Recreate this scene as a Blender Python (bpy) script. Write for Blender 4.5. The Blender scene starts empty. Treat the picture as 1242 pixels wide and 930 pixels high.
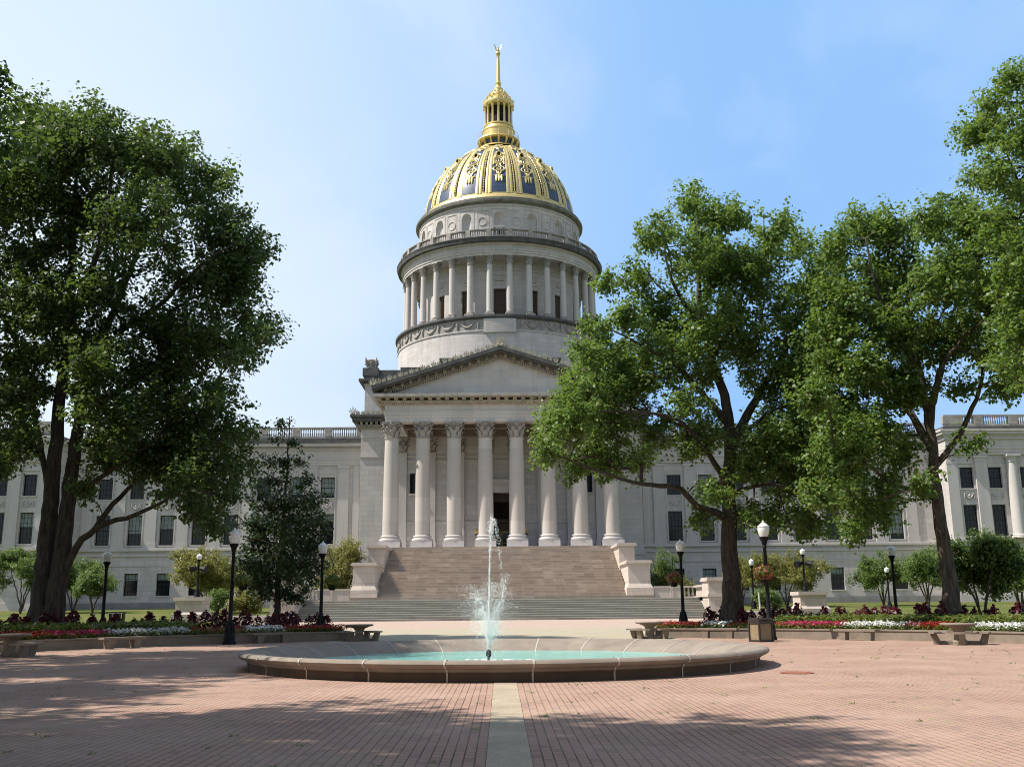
import bpy, math, random
import numpy as np
from mathutils import Vector, Matrix
PI = math.pi
R = math.radians
scene = bpy.context.scene
col = scene.collection

# ------------------------------------------------------------------ camera
CX, EYE = -0.069, 1.55
F_PX, PITCH, YAW, ROLL = 1208.1, 0.219525, 0.012489, 0.009454
IW, IH = 1242, 930
fwd = Vector((math.sin(YAW)*math.cos(PITCH), math.cos(YAW)*math.cos(PITCH), math.sin(PITCH)))
rt0 = Vector((math.cos(YAW), -math.sin(YAW), 0))
up0 = rt0.cross(fwd)
rt = rt0*math.cos(ROLL) - up0*math.sin(ROLL)
up = rt0*math.sin(ROLL) + up0*math.cos(ROLL)
cam_d = bpy.data.cameras.new('camera')
cam = bpy.data.objects.new('camera', cam_d); col.objects.link(cam)
cam_d.sensor_width = 36; cam_d.lens = 36*F_PX/IW
cam_d.clip_start = 0.1; cam_d.clip_end = 5000
m3 = Matrix((rt, up, -fwd)).transposed()
cam.matrix_world = Matrix.Translation((CX, 0, EYE)) @ m3.to_4x4()
scene.camera = cam

# ------------------------------------------------------------------ sky, sun, exposure
SUN_EL, SUN_FRONT = R(53), R(8.5)        # sun high on the left, a little to the camera's side of the facade
sun_dir = Vector((-math.cos(SUN_FRONT)*math.cos(SUN_EL), -math.sin(SUN_FRONT)*math.cos(SUN_EL), math.sin(SUN_EL)))
w = bpy.data.worlds.new('World'); scene.world = w; w.use_nodes = True
nt = w.node_tree; nt.nodes.clear()
N = nt.nodes.new; L = nt.links.new
wo = N('ShaderNodeOutputWorld'); bg = N('ShaderNodeBackground'); bg.inputs[1].default_value = 0.14
sky = N('ShaderNodeTexSky'); sky.sky_type = 'NISHITA'; sky.sun_disc = False
sky.sun_elevation = SUN_EL; sky.sun_rotation = math.atan2(sun_dir.x, sun_dir.y)
sky.air_density = 1.0; sky.dust_density = 0.6; sky.ozone_density = 2.6
tc = N('ShaderNodeTexCoord'); mp = N('ShaderNodeMapping'); mp.inputs['Scale'].default_value = (1.0, 1.0, 1.9)
mp.inputs['Rotation'].default_value = (0.5, 0.75, 0.3); mp.inputs['Location'].default_value = (0.3, 0.1, 0.0)
nz = N('ShaderNodeTexNoise'); nz.inputs['Scale'].default_value = 1.7; nz.inputs['Detail'].default_value = 8; nz.inputs['Roughness'].default_value = 0.5; nz.inputs['Distortion'].default_value = 0.5
cr = N('ShaderNodeValToRGB'); cr.color_ramp.elements[0].position = 0.45; cr.color_ramp.elements[0].color = (0,0,0,1); cr.color_ramp.elements[1].position = 0.66; cr.color_ramp.elements[1].color = (.75,.75,.75,1)
L(tc.outputs['Generated'], mp.inputs[0]); L(mp.outputs[0], nz.inputs[0]); L(nz.outputs[0], cr.inputs[0])
# thin bright haze over the sunward (southern and eastern) sky, whiter towards the sun, with veils of high cloud in it
def lobe(direction, lo, hi, top):
    d = N('ShaderNodeVectorMath'); d.operation = 'DOT_PRODUCT'; d.inputs[1].default_value = Vector(direction).normalized()
    L(tc.outputs['Generated'], d.inputs[0])
    h = N('ShaderNodeMapRange'); h.interpolation_type = 'SMOOTHSTEP'; h.inputs['From Min'].default_value = lo; h.inputs['From Max'].default_value = hi; h.inputs['To Max'].default_value = top
    L(d.outputs['Value'], h.inputs['Value']); return d, h
dt, h1 = lobe((-0.1, 1.0, 0.25), 0.1, 0.85, 0.9)
mx0 = N('ShaderNodeMix'); mx0.data_type = 'RGBA'; mx0.inputs['Factor'].default_value = 0.4; L(sky.outputs[0], mx0.inputs['A']); mx0.inputs['B'].default_value = (2.6, 2.75, 2.9, 1)
mx1 = N('ShaderNodeMix'); mx1.data_type = 'RGBA'; L(h1.outputs[0], mx1.inputs['Factor']); L(mx0.outputs['Result'], mx1.inputs['A']); mx1.inputs['B'].default_value = (1.55, 2.95, 5.15, 1)
dt, h2 = lobe((-0.75, 0.62, 0.22), 0.45, 1.0, 0.95)
mxh = N('ShaderNodeMix'); mxh.data_type = 'RGBA'; L(h2.outputs[0], mxh.inputs['Factor']); L(mx1.outputs['Result'], mxh.inputs['A']); mxh.inputs['B'].default_value = (4.15, 4.8, 5.4, 1)
hz2 = N('ShaderNodeMapRange'); hz2.inputs['From Min'].default_value = -0.3; hz2.inputs['From Max'].default_value = 0.8; hz2.inputs['To Min'].default_value = 0.45; hz2.inputs['To Max'].default_value = 0.8
L(dt.outputs['Value'], hz2.inputs['Value'])
mm = N('ShaderNodeMath'); mm.operation = 'MULTIPLY'; L(cr.outputs[0], mm.inputs[0]); L(hz2.outputs[0], mm.inputs[1])
mxc = N('ShaderNodeMix'); mxc.data_type = 'RGBA'
L(mm.outputs[0], mxc.inputs['Factor']); L(mxh.outputs['Result'], mxc.inputs['A']); mxc.inputs['B'].default_value = (4.5, 4.9, 5.4, 1)
L(mxc.outputs['Result'], bg.inputs[0]); L(bg.outputs[0], wo.inputs[0])
sl = bpy.data.lights.new('sun', 'SUN'); sl.energy = 5.0; sl.angle = R(0.53); sl.color = (1.0, 0.94, 0.86)
so = bpy.data.objects.new('sun', sl); col.objects.link(so)
so.rotation_euler = sun_dir.to_track_quat('Z', 'Y').to_euler(); so.location = (-40, -20, 80)
vs = scene.view_settings
vs.view_transform = 'Standard'; vs.look = 'None'; vs.gamma = 1; vs.use_curve_mapping = False
vs.exposure = 0.5
scene.cycles.filter_width = 1.0; scene.cycles.max_bounces = 6; scene.cycles.diffuse_bounces = 3; scene.cycles.transparent_max_bounces = 8

# ------------------------------------------------------------------ measuring: a pixel of the survey photo at a known distance
def ray(px, py):
    a = (px-IW/2)/F_PX; b = -(py-IH/2)/F_PX
    return rt*a + up*b + fwd
def at(px, py, Y):
    r = ray(px, py); t = Y/r.y
    return Vector((CX+r.x*t, Y, EYE+r.z*t))

# ------------------------------------------------------------------ mesh helpers
def MB_copy(a):
    b = MB(); b.v = list(a.v); b.f = list(a.f); return b
class MB:
    def __init__(s): s.v = []; s.f = []
    def add(s, vs, fs):
        o = len(s.v); s.v.extend([tuple(v) for v in vs]); s.f.extend([tuple(i+o for i in f) for f in fs])
    def box(s, x0, x1, y0, y1, z0, z1):
        s.add([(x0,y0,z0),(x1,y0,z0),(x1,y1,z0),(x0,y1,z0),(x0,y0,z1),(x1,y0,z1),(x1,y1,z1),(x0,y1,z1)],
              [(0,3,2,1),(4,5,6,7),(0,1,5,4),(1,2,6,5),(2,3,7,6),(3,0,4,7)])
    def taper(s, cx, cy, a0, b0, z0, a1, b1, z1):
        s.add([(cx-a0,cy-b0,z0),(cx+a0,cy-b0,z0),(cx+a0,cy+b0,z0),(cx-a0,cy+b0,z0),(cx-a1,cy-b1,z1),(cx+a1,cy-b1,z1),(cx+a1,cy+b1,z1),(cx-a1,cy+b1,z1)],
              [(0,3,2,1),(4,5,6,7),(0,1,5,4),(1,2,6,5),(2,3,7,6),(3,0,4,7)])
    def lathe(s, prof, n=32, cx=0, cy=0, a0=0.0, a1=2*PI, cap=False, twist=0.0):
        full = abs(a1-a0-2*PI) < 1e-6
        m = n if full else n+1
        vs = []
        for (r, z) in prof:
            for i in range(m):
                a = a0+(a1-a0)*i/n+twist
                vs.append((cx+r*math.cos(a), cy+r*math.sin(a), z))
        fs = []
        for j in range(len(prof)-1):
            for i in range(n):
                k = (i+1) % m if full else i+1
                fs.append((j*m+i, j*m+k, (j+1)*m+k, (j+1)*m+i))
        if cap:
            fs.append(tuple(range(m-1, -1, -1))); fs.append(tuple((len(prof)-1)*m+i for i in range(m)))
        s.add(vs, fs)
    def tube(s, pts, rad, n=6, cap=True):
        pts = [Vector(p) for p in pts]; k = len(pts)
        if not hasattr(rad, '__len__'): rad = [rad]*k
        vs = []; ref = None
        for i in range(k):
            d = (pts[min(i+1,k-1)]-pts[max(i-1,0)])
            d = d.normalized() if d.length > 1e-9 else Vector((0,0,1))
            if ref is None: ref = Vector((1,0,0)) if abs(d.x) < .9 else Vector((0,1,0))
            u = (ref-d*ref.dot(d)).normalized(); ref = u
            v = d.cross(u)
            for j in range(n):
                a = 2*PI*j/n
                vs.append(pts[i]+(u*math.cos(a)+v*math.sin(a))*rad[i])
        fs = [(i*n+j, i*n+(j+1)%n, (i+1)*n+(j+1)%n, (i+1)*n+j) for i in range(k-1) for j in range(n)]
        if cap: fs += [tuple(range(n-1,-1,-1)), tuple((k-1)*n+j for j in range(n))]
        s.add(vs, fs)
    def prism(s, poly, y0, y1):            # outline in XZ, pushed along Y
        n = len(poly)
        vs = [(x,y0,z) for x,z in poly]+[(x,y1,z) for x,z in poly]
        s.add(vs, [tuple(range(n)), tuple(range(2*n-1,n-1,-1))]+[(i,i+n,(i+1)%n+n,(i+1)%n) for i in range(n)])
    def xprism(s, poly, x0, x1):           # outline in YZ, pushed along X
        n = len(poly)
        vs = [(x0,y,z) for y,z in poly]+[(x1,y,z) for y,z in poly]
        s.add(vs, [tuple(range(n-1,-1,-1)), tuple(range(n,2*n))]+[(i,(i+1)%n,(i+1)%n+n,i+n) for i in range(n)])
    def blob(s, c, r, n=8, m=5, sq=(1,1,1)):
        vs = [(c[0],c[1],c[2]-r*sq[2])]
        for j in range(1,m):
            b = -PI/2+PI*j/m
            for i in range(n):
                a = 2*PI*i/n
                vs.append((c[0]+r*sq[0]*math.cos(b)*math.cos(a), c[1]+r*sq[1]*math.cos(b)*math.sin(a), c[2]+r*sq[2]*math.sin(b)))
        vs.append((c[0],c[1],c[2]+r*sq[2])); fs = []
        for i in range(n): fs.append((0, 1+(i+1)%n, 1+i))
        for j in range(m-2):
            for i in range(n): fs.append((1+j*n+i, 1+j*n+(i+1)%n, 1+(j+1)*n+(i+1)%n, 1+(j+1)*n+i))
        t = len(vs)-1
        for i in range(n): fs.append((t, 1+(m-2)*n+i, 1+(m-2)*n+(i+1)%n))
        s.add(vs, fs)
    def quads(s, arr):                     # arr (n,4,3)
        o = len(s.v); n = len(arr)
        s.v.extend(map(tuple, arr.reshape(-1,3).tolist()))
        s.f.extend([(o+4*i, o+4*i+1, o+4*i+2, o+4*i+3) for i in range(n)])
    def merge(s, other, M):
        s.add([M @ Vector(v) for v in other.v], other.f)

WL = {}
def set_mesh(name, mb, m, smooth=None):
    me = bpy.data.meshes.new(name)
    me.from_pydata(mb.v, [], mb.f); me.materials.append(m)
    if smooth is not None:
        me.polygons.foreach_set('use_smooth', [True]*len(me.polygons))
        me.set_sharp_from_angle(angle=R(smooth))
    me.update()
    return me
def obj(name, mb, m, parent=None, loc=None, rz=0.0, smooth=None):
    """One mesh object. Without loc the mesh is in world coordinates; with loc it is local to that point."""
    pw = WL[parent.name] if parent else Vector((0,0,0))
    if loc is None:
        if parent: base = pw.copy()
        else:
            a = np.array(mb.v); base = Vector(((a[:,0].min()+a[:,0].max())/2, (a[:,1].min()+a[:,1].max())/2, a[:,2].min()))
        mb.v = [(x-base.x, y-base.y, z-base.z) for x,y,z in mb.v]
        loc = base
    me = set_mesh(name, mb, m, smooth)
    o = bpy.data.objects.new(name, me); col.objects.link(o)
    o.location = Vector(loc)-pw; o.rotation_euler = (0,0,rz)
    if parent: o.parent = parent
    WL[o.name] = Vector(loc)
    return o
def tag(o, label, cat, group=None, kind=None):
    o['label'] = label; o['category'] = cat
    if group: o['group'] = group
    if kind: o['kind'] = kind
    return o
def thing(name, label, cat, loc=(0,0,0), group=None):
    o = bpy.data.objects.new(name, None); col.objects.link(o)
    o.location = loc; o.empty_display_size = 0.3
    WL[o.name] = Vector(loc)
    return tag(o, label, cat, group)
def struct(o):
    o['kind'] = 'structure'; return o
def dup(o, parent=None):
    c = o.copy(); col.objects.link(c)
    if parent: c.parent = parent
    for ch in [k for k in KIDS(o)]: dup(ch, c)
    return c
def KIDS(o):
    return [x for x in bpy.data.objects if x.parent == o]

# ------------------------------------------------------------------ materials
def new_mat(name):
    m = bpy.data.materials.new(name); m.use_nodes = True
    t = m.node_tree; b = t.nodes['Principled BSDF']
    return m, t, b
def mix(t, fac, a, b, blend='MIX'):
    n = t.nodes.new('ShaderNodeMix'); n.data_type = 'RGBA'; n.blend_type = blend
    for k, v in (('Factor', fac), ('A', a), ('B', b)):
        if hasattr(v, 'is_linked') or hasattr(v, 'links'): t.links.new(v, n.inputs[k])
        else: n.inputs[k].default_value = v if not isinstance(v, tuple) or len(v) == 4 else (*v, 1)
    return n.outputs['Result']
def noise(t, scale, detail=4, vec=None, rough=0.55):
    n = t.nodes.new('ShaderNodeTexNoise'); n.inputs['Scale'].default_value = scale; n.inputs['Detail'].default_value = detail; n.inputs['Roughness'].default_value = rough
    if vec is not None: t.links.new(vec, n.inputs['Vector'])
    return n.outputs[0]
def ramp(t, fac, p0, p1, c0=(0,0,0), c1=(1,1,1)):
    n = t.nodes.new('ShaderNodeValToRGB'); e = n.color_ramp.elements
    e[0].position = p0; e[1].position = p1; e[0].color = (*c0,1); e[1].color = (*c1,1)
    t.links.new(fac, n.inputs[0]); return n.outputs[0]
def math_n(t, op, a, b=None):
    n = t.nodes.new('ShaderNodeMath'); n.operation = op
    for i, v in enumerate((a, b)):
        if v is None: continue
        if hasattr(v, 'links'): t.links.new(v, n.inputs[i])
        else: n.inputs[i].default_value = v
    return n.outputs[0]
def pos(t):
    return t.nodes.new('ShaderNodeNewGeometry').outputs['Position']
def sep(t, v):
    n = t.nodes.new('ShaderNodeSeparateXYZ'); t.links.new(v, n.inputs[0]); return n.outputs
def comb(t, x, y, z=0.0):
    n = t.nodes.new('ShaderNodeCombineXYZ')
    for i, v in enumerate((x,y,z)):
        if hasattr(v, 'links'): t.links.new(v, n.inputs[i])
        else: n.inputs[i].default_value = v
    return n.outputs[0]
def bump(t, b, h, strength=0.3, dist=0.02):
    n = t.nodes.new('ShaderNodeBump'); n.inputs['Strength'].default_value = strength; n.inputs['Distance'].default_value = dist
    t.links.new(h, n.inputs['Height']); t.links.new(n.outputs[0], b.inputs['Normal'])
def brick(t, vec, c1, c2, mortar, bw, rh, ms, offset=0.5, bias=0.0):
    n = t.nodes.new('ShaderNodeTexBrick'); n.inputs['Scale'].default_value = 1
    n.inputs['Brick Width'].default_value = bw; n.inputs['Row Height'].default_value = rh
    n.inputs['Mortar Size'].default_value = ms; n.inputs['Mortar Smooth'].default_value = 0.1; n.inputs['Bias'].default_value = bias
    n.offset = offset
    for k, c in (('Color1',c1),('Color2',c2),('Mortar',mortar)): n.inputs[k].default_value = (*c,1)
    t.links.new(vec, n.inputs['Vector']); return n

def simple(name, c, rough=0.6, metal=0.0, var=0.25, scale=3.0, bmp=0.15, spec=0.5):
    m, t, b = new_mat(name); p = pos(t)
    n1 = noise(t, scale, 6, p); n2 = noise(t, scale*7, 4, p)
    c0 = tuple(max(0,x*(1-var)) for x in c); c1 = tuple(min(1,x*(1+var)) for x in c)
    cc = mix(t, math_n(t,'MULTIPLY_ADD',n1,0.6), (*c0,1), (*c1,1))
    f = math_n(t,'ADD', math_n(t,'MULTIPLY',n1,0.7), math_n(t,'MULTIPLY',n2,0.3))
    cc = mix(t, ramp(t,f,.3,.7), (*c0,1), (*c1,1))
    t.links.new(cc, b.inputs['Base Color']); b.inputs['Roughness'].default_value = rough; b.inputs['Metallic'].default_value = metal
    b.inputs['Specular IOR Level'].default_value = spec
    if bmp: bump(t, b, n2, bmp, 0.02)
    return m
def stone(name, c, joints=True, radial=False, bw=1.5, rh=0.62, stain=0.35, warm=(0.55,0.47,0.36), ms=0.007):
    m, t, b = new_mat(name); p = pos(t); x,y,z = sep(t,p)
    if radial:
        u = math_n(t,'MULTIPLY', math_n(t,'ARCTAN2', math_n(t,'SUBTRACT',y,148.0), x), 14.0)
    else: u = math_n(t,'ADD',x,y)
    c2 = tuple(k*0.83 for k in c); mo = tuple(k*0.5 for k in c)
    if joints:
        bn = brick(t, comb(t,u,z), c, c2, mo, bw, rh, ms); base = bn.outputs[0]
    else:
        base = mix(t, noise(t,1.5,4,p), (*c2,1), (*c,1))
    big = ramp(t, noise(t, 0.35, 5, p), .35, .75)
    base = mix(t, math_n(t,'MULTIPLY',big,stain), base, tuple(k*0.78 for k in c)+(1,))
    streak = ramp(t, noise(t, 1.0, 6, comb(t, math_n(t,'MULTIPLY',u,1.3), math_n(t,'MULTIPLY',z,0.12))), .49, .72)
    base = mix(t, math_n(t,'MULTIPLY',streak,stain*0.9), base, tuple(k*0.55 for k in c)+(1,))
    wm = ramp(t, noise(t, 0.6, 4, p), .5, .8)
    base = mix(t, math_n(t,'MULTIPLY',wm,0.3), base, (*warm,1))
    t.links.new(base, b.inputs['Base Color']); b.inputs['Roughness'].default_value = 0.82; b.inputs['Specular IOR Level'].default_value = 0.25
    bump(t, b, noise(t, 9, 6, p), 0.2, 0.02)
    return m
LIME = (0.58,0.54,0.515)
M_wall = stone('limestone_ashlar', LIME, stain=0.5, ms=.012)
M_plain = stone('limestone_plain', LIME, joints=False)
M_drum = stone('limestone_drum', LIME, radial=True, stain=0.5, ms=.012)
M_granite = stone('granite_plinth', (0.27,0.265,0.26), bw=1.9, rh=0.9, stain=0.5)
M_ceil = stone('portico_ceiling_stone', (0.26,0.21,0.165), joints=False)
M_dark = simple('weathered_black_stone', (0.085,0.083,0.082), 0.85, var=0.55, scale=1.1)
M_mid = simple('weathered_grey_stone', (0.31,0.285,0.26), 0.85, var=0.4, scale=1.3)
M_antefix = simple('lichened_antefix_stone', (0.34,0.31,0.235), 0.85, var=0.5, scale=3)
M_gold = simple('gold_leaf', (0.72,0.55,0.22), 0.36, metal=0.6, var=0.12, scale=2.0, bmp=0.05)
M_goldpale = simple('gold_leaf_bright', (0.68,0.54,0.24), 0.42, metal=0.5, var=0.12, scale=2.5, bmp=0.05)
M_blue = simple('blue_dome_panel', (0.035,0.06,0.115), 0.4, var=0.35, scale=1.6, bmp=0.35)
M_black = simple('black_cast_iron', (0.006,0.006,0.007), 0.5, var=0.3, scale=6, spec=0.2)
M_bronze = simple('bronze_grille', (0.10,0.065,0.04), 0.5, metal=0.4, var=0.3, scale=5)
M_deep = simple('dark_interior', (0.012,0.011,0.010), 0.9, var=0.2, bmp=0)
M_winframe = simple('window_frame_paint', (0.018,0.018,0.02), 0.6, var=0.2, spec=0.2)
M_brassdoor = simple('brass_door', (0.36,0.24,0.09), 0.45, metal=0.5, var=0.25)
def glass_mat(name, c, rough=0.06):
    m, t, b = new_mat(name); p = pos(t)
    cc = mix(t, noise(t,0.8,3,p), tuple(k*0.6 for k in c)+(1,), tuple(k*1.4 for k in c)+(1,))
    t.links.new(cc, b.inputs['Base Color']); b.inputs['Roughness'].default_value = rough; b.inputs['Specular IOR Level'].default_value = 0.3
    bump(t, b, noise(t,1.2,2,p), 0.05, 0.02)
    return m
M_glass = glass_mat('window_glass_dark', (0.012,0.014,0.016))
M_blind = simple('window_blind', (0.23,0.27,0.25), 0.8, var=0.15, bmp=0)
M_globe = None
m, t, b = new_mat('lamp_globe_glass'); b.inputs['Base Color'].default_value = (0.82,0.83,0.80,1); b.inputs['Roughness'].default_value = 0.18
b.inputs['Transmission Weight'].default_value = 0.1; b.inputs['Subsurface Weight'].default_value = 0.0; M_globe = m
m, t, b = new_mat('amber_globe_glass'); b.inputs['Base Color'].default_value = (0.6,0.42,0.14,1); b.inputs['Roughness'].default_value = 0.25; M_amber = m

def brick_pave():
    m, t, b = new_mat('brick_paving'); p = pos(t); x,y,z = sep(t,p)
    bn = brick(t, comb(t,y,x), (0.36,0.22,0.166), (0.27,0.16,0.125), (0.07,0.055,0.045), 0.21, 0.118, 0.009, bias=-0.1)
    base = bn.outputs[0]
    bn2 = brick(t, comb(t,y,x), (0,0,0), (1,1,1), (.4,.4,.4), 0.21, 0.118, 0.0)
    base = mix(t, math_n(t,'MULTIPLY',bn2.outputs[0],0.5), base, (0.43,0.295,0.23,1))
    base = mix(t, math_n(t,'MULTIPLY',ramp(t,bn2.outputs[0],.86,.9),0.4), base, (0.17,0.105,0.085,1))
    sunk = ramp(t, noise(t,0.23,4,p), .56, .62)
    base = mix(t, math_n(t,'MULTIPLY',sunk,0.25), base, (0.22,0.155,0.12,1))
    # the long joints that run towards the steps are wider and blacker
    fr = math_n(t,'ABSOLUTE', math_n(t,'SUBTRACT', math_n(t,'FRACT', math_n(t,'DIVIDE',x,0.118)), 0.5))
    line = math_n(t,'GREATER_THAN', fr, 0.455)
    base = mix(t, math_n(t,'MULTIPLY',line,0.75), base, (0.06,0.05,0.04,1))
    d = ramp(t, noise(t,0.5,6,p), .35, .7)
    base = mix(t, math_n(t,'MULTIPLY',d,0.45), base, (0.46,0.335,0.26,1))
    d2 = ramp(t, noise(t,1.7,6,p), .55, .75)
    base = mix(t, math_n(t,'MULTIPLY',d2,0.55), base, (0.20,0.14,0.11,1))
    # moss in joints, in patches
    g = math_n(t,'MULTIPLY', ramp(t, noise(t,0.9,3,p), .52, .66), ramp(t, noise(t,14,2,p), .56, .62))
    base = mix(t, math_n(t,'MULTIPLY',g,0.75), base, (0.20,0.23,0.07,1))
    far = ramp(t, y, 0.0, 1.0)
    t.links.new(base, b.inputs['Base Color']); b.inputs['Roughness'].default_value = 0.9; b.inputs['Specular IOR Level'].default_value = 0.12
    h = math_n(t,'ADD', math_n(t,'MULTIPLY',math_n(t,'SUBTRACT',1.0,math_n(t,'MAXIMUM',bn.outputs['Fac'],line)),1.0), math_n(t,'MULTIPLY',noise(t,40,3,p),0.3))
    bump(t, b, h, 0.35, 0.008)
    return m
M_brick = brick_pave()
def approach_pave():
    m, t, b = new_mat('approach_paving'); p = pos(t); x,y,z = sep(t,p)
    bn = brick(t, comb(t,x,y), (0.46,0.35,0.28), (0.38,0.28,0.22), (0.22,0.17,0.13), 0.21, 0.105, 0.006)
    band = math_n(t,'LESS_THAN', y, 66.0)
    grey = mix(t, noise(t,0.6,5,p), (0.30,0.27,0.20,1), (0.42,0.37,0.27,1))
    base = mix(t, math_n(t,'MULTIPLY',band,0.75), bn.outputs[0], grey)
    g = math_n(t,'MULTIPLY', band, ramp(t, noise(t,1.5,5,p), .45, .7))
    base = mix(t, math_n(t,'MULTIPLY',g,0.5), base, (0.26,0.27,0.10,1))
    t.links.new(base, b.inputs['Base Color']); b.inputs['Roughness'].default_value = 0.85
    return m
M_approach = approach_pave()
def concrete(name, c, agg=0.5, sc=60):
    m, t, b = new_mat(name); p = pos(t)
    v = t.nodes.new('ShaderNodeTexVoronoi'); v.inputs['Scale'].default_value = sc; t.links.new(p, v.inputs['Vector'])
    n1 = noise(t,1.2,6,p); n2 = noise(t,12,4,p)
    s2 = sep(t, v.outputs['Color'])
    base = mix(t, ramp(t,n1,.3,.7), tuple(k*0.75 for k in c)+(1,), tuple(k*1.12 for k in c)+(1,))
    base = mix(t, math_n(t,'MULTIPLY',s2[0],agg), base, tuple(k*0.5 for k in c)+(1,))
    st = ramp(t, noise(t,2.6,6,p), .55, .75)
    base = mix(t, math_n(t,'MULTIPLY',st,0.4), base, tuple(k*0.5 for k in c)+(1,))
    t.links.new(base, b.inputs['Base Color']); b.inputs['Roughness'].default_value = 0.85; b.inputs['Specular IOR Level'].default_value = 0.3
    bump(t, b, n2, 0.3, 0.01)
    return m
M_strip = concrete('pebble_strip', (0.45,0.365,0.26), 0.55, 55)
M_conc = concrete('old_concrete', (0.25,0.205,0.16), 0.25, 80)
M_rim = concrete('fountain_concrete', (0.265,0.22,0.178), 0.15, 70)
M_rimwall = concrete('stained_shaded_fountain_concrete', (0.10,0.072,0.052), 0.3, 50)  # stained outer wall, darkened further to carry the shade under the lip
M_joint = simple('lime_joint', (0.44,0.395,0.34), 0.8, var=0.15, bmp=0)
M_path = concrete('path_concrete', (0.50,0.44,0.38), 0.2, 60)
M_pebble = concrete('pebble_panel', (0.31,0.24,0.145), 0.75, 45)
def stair_mat(name, c1, c2, mo, rh, bw, zoff, pale, amount):
    m, t, b = new_mat(name); p = pos(t); x,y,z = sep(t,p)
    v = comb(t,x,math_n(t,'ADD',z,zoff))
    bn = brick(t, v, c1, c2, mo, bw, rh, 0.010, offset=0.14)
    rn = brick(t, v, (0,0,0), (1,1,1), (.5,.5,.5), bw, rh, 0.0, offset=0.14)
    n1 = noise(t,0.5,5,p)
    base = mix(t, math_n(t,'MULTIPLY',ramp(t,n1,.35,.7),0.35), bn.outputs[0], tuple(k*0.72 for k in c1)+(1,))
    patch = math_n(t,'MULTIPLY', ramp(t,rn.outputs[0],.72,.8), ramp(t,noise(t,0.22,3,p),.42,.55))
    base = mix(t, math_n(t,'MULTIPLY',patch,amount), base, (*pale,1))
    sp = ramp(t, noise(t,3.0,5,comb(t,math_n(t,'MULTIPLY',x,0.35),math_n(t,'MULTIPLY',z,3.0))), .52, .7)
    base = mix(t, math_n(t,'MULTIPLY',sp,0.3), base, tuple(k*0.5 for k in c1)+(1,))
    t.links.new(base, b.inputs['Base Color']); b.inputs['Roughness'].default_value = 0.85; b.inputs['Specular IOR Level'].default_value = 0.25
    bump(t, b, noise(t,8,5,p), 0.25, 0.02)
    return m
RU = (7.87-2.17)/20
M_stepU = stair_mat('brown_sandstone_steps', (0.44,0.365,0.305), (0.31,0.25,0.205), (0.53,0.46,0.39), RU, 1.05, RU*20-2.17, (0.58,0.5,0.42), 0.55)
RL = (2.17-.33)/9
M_stepL = stair_mat('grey_green_steps', (0.54,0.52,0.46), (0.44,0.43,0.385), (0.32,0.31,0.27), RL, 2.6, RL*20-.33, (0.5,0.47,0.4), 0.4)
def grass_mat():
    m, t, b = new_mat('lawn_grass'); p = pos(t)
    base = mix(t, ramp(t,noise(t,0.25,5,p),.35,.65), (0.075,0.12,0.022,1), (0.20,0.175,0.065,1))
    base = mix(t, math_n(t,'MULTIPLY',noise(t,30,3,p),0.5), base, (0.04,0.07,0.012,1))
    t.links.new(base, b.inputs['Base Color']); b.inputs['Roughness'].default_value = 0.9; b.inputs['Specular IOR Level'].default_value = 0.1
    bump(t, b, noise(t,60,3,p), 0.8, 0.05)
    return m
M_grass = grass_mat()
M_soil = simple('bed_soil', (0.045,0.03,0.02), 0.95, var=0.4, scale=5, bmp=0.5)
def bark_mat(name, c):
    m, t, b = new_mat(name); p = pos(t); x,y,z = sep(t,p)
    n1 = noise(t,3.2,7,comb(t,math_n(t,'MULTIPLY',x,2.4),math_n(t,'MULTIPLY',y,2.4),math_n(t,'MULTIPLY',z,0.45)),0.65)
    base = mix(t, ramp(t,n1,.36,.66), tuple(k*0.45 for k in c)+(1,), tuple(k*1.35 for k in c)+(1,))
    base = mix(t, math_n(t,'MULTIPLY',ramp(t,noise(t,0.8,4,p),.5,.7),0.35), base, (0.10,0.10,0.06,1))
    t.links.new(base, b.inputs['Base Color']); b.inputs['Roughness'].default_value = 0.9; b.inputs['Specular IOR Level'].default_value = 0.2
    bump(t, b, n1, 0.9, 0.06)
    return m
M_bark = bark_mat('tree_bark', (0.072,0.058,0.046))
M_bark2 = bark_mat('pale_tree_bark', (0.105,0.086,0.068))
def leaf_mat(name, cols, trans, tf=0.32, rough=0.42):
    m, t, b = new_mat(name)
    g = t.nodes.new('ShaderNodeNewGeometry')
    n = t.nodes.new('ShaderNodeValToRGB'); e = n.color_ramp.elements
    e[0].color = (*cols[0],1); e[0].position = 0; e[1].color = (*cols[-1],1); e[1].position = 1
    for i, c in enumerate(cols[1:-1]):
        k = e.new((i+1)/(len(cols)-1)); k.color = (*c,1)
    t.links.new(g.outputs['Random Per Island'], n.inputs[0])
    base = mix(t, math_n(t,'MULTIPLY',ramp(t,noise(t,0.45,3,g.outputs['Position']),.35,.7),0.45), n.outputs[0], tuple(k*0.55 for k in cols[1])+(1,))
    t.links.new(base, b.inputs['Base Color']); b.inputs['Roughness'].default_value = rough; b.inputs['Specular IOR Level'].default_value = 0.35
    tr = t.nodes.new('ShaderNodeBsdfTranslucent'); tr.inputs[0].default_value = (*trans,1)
    ms = t.nodes.new('ShaderNodeMixShader'); ms.inputs[0].default_value = tf
    out = t.nodes['Material Output']
    t.links.new(b.outputs[0], ms.inputs[1]); t.links.new(tr.outputs[0], ms.inputs[2]); t.links.new(ms.outputs[0], out.inputs[0])
    return m
M_leafA = leaf_mat('maple_leaves', [(0.021,0.047,0.015),(0.034,0.07,0.019),(0.05,0.09,0.025),(0.11,0.15,0.042)], (0.17,0.26,0.04), 0.3, 0.5)
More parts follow.
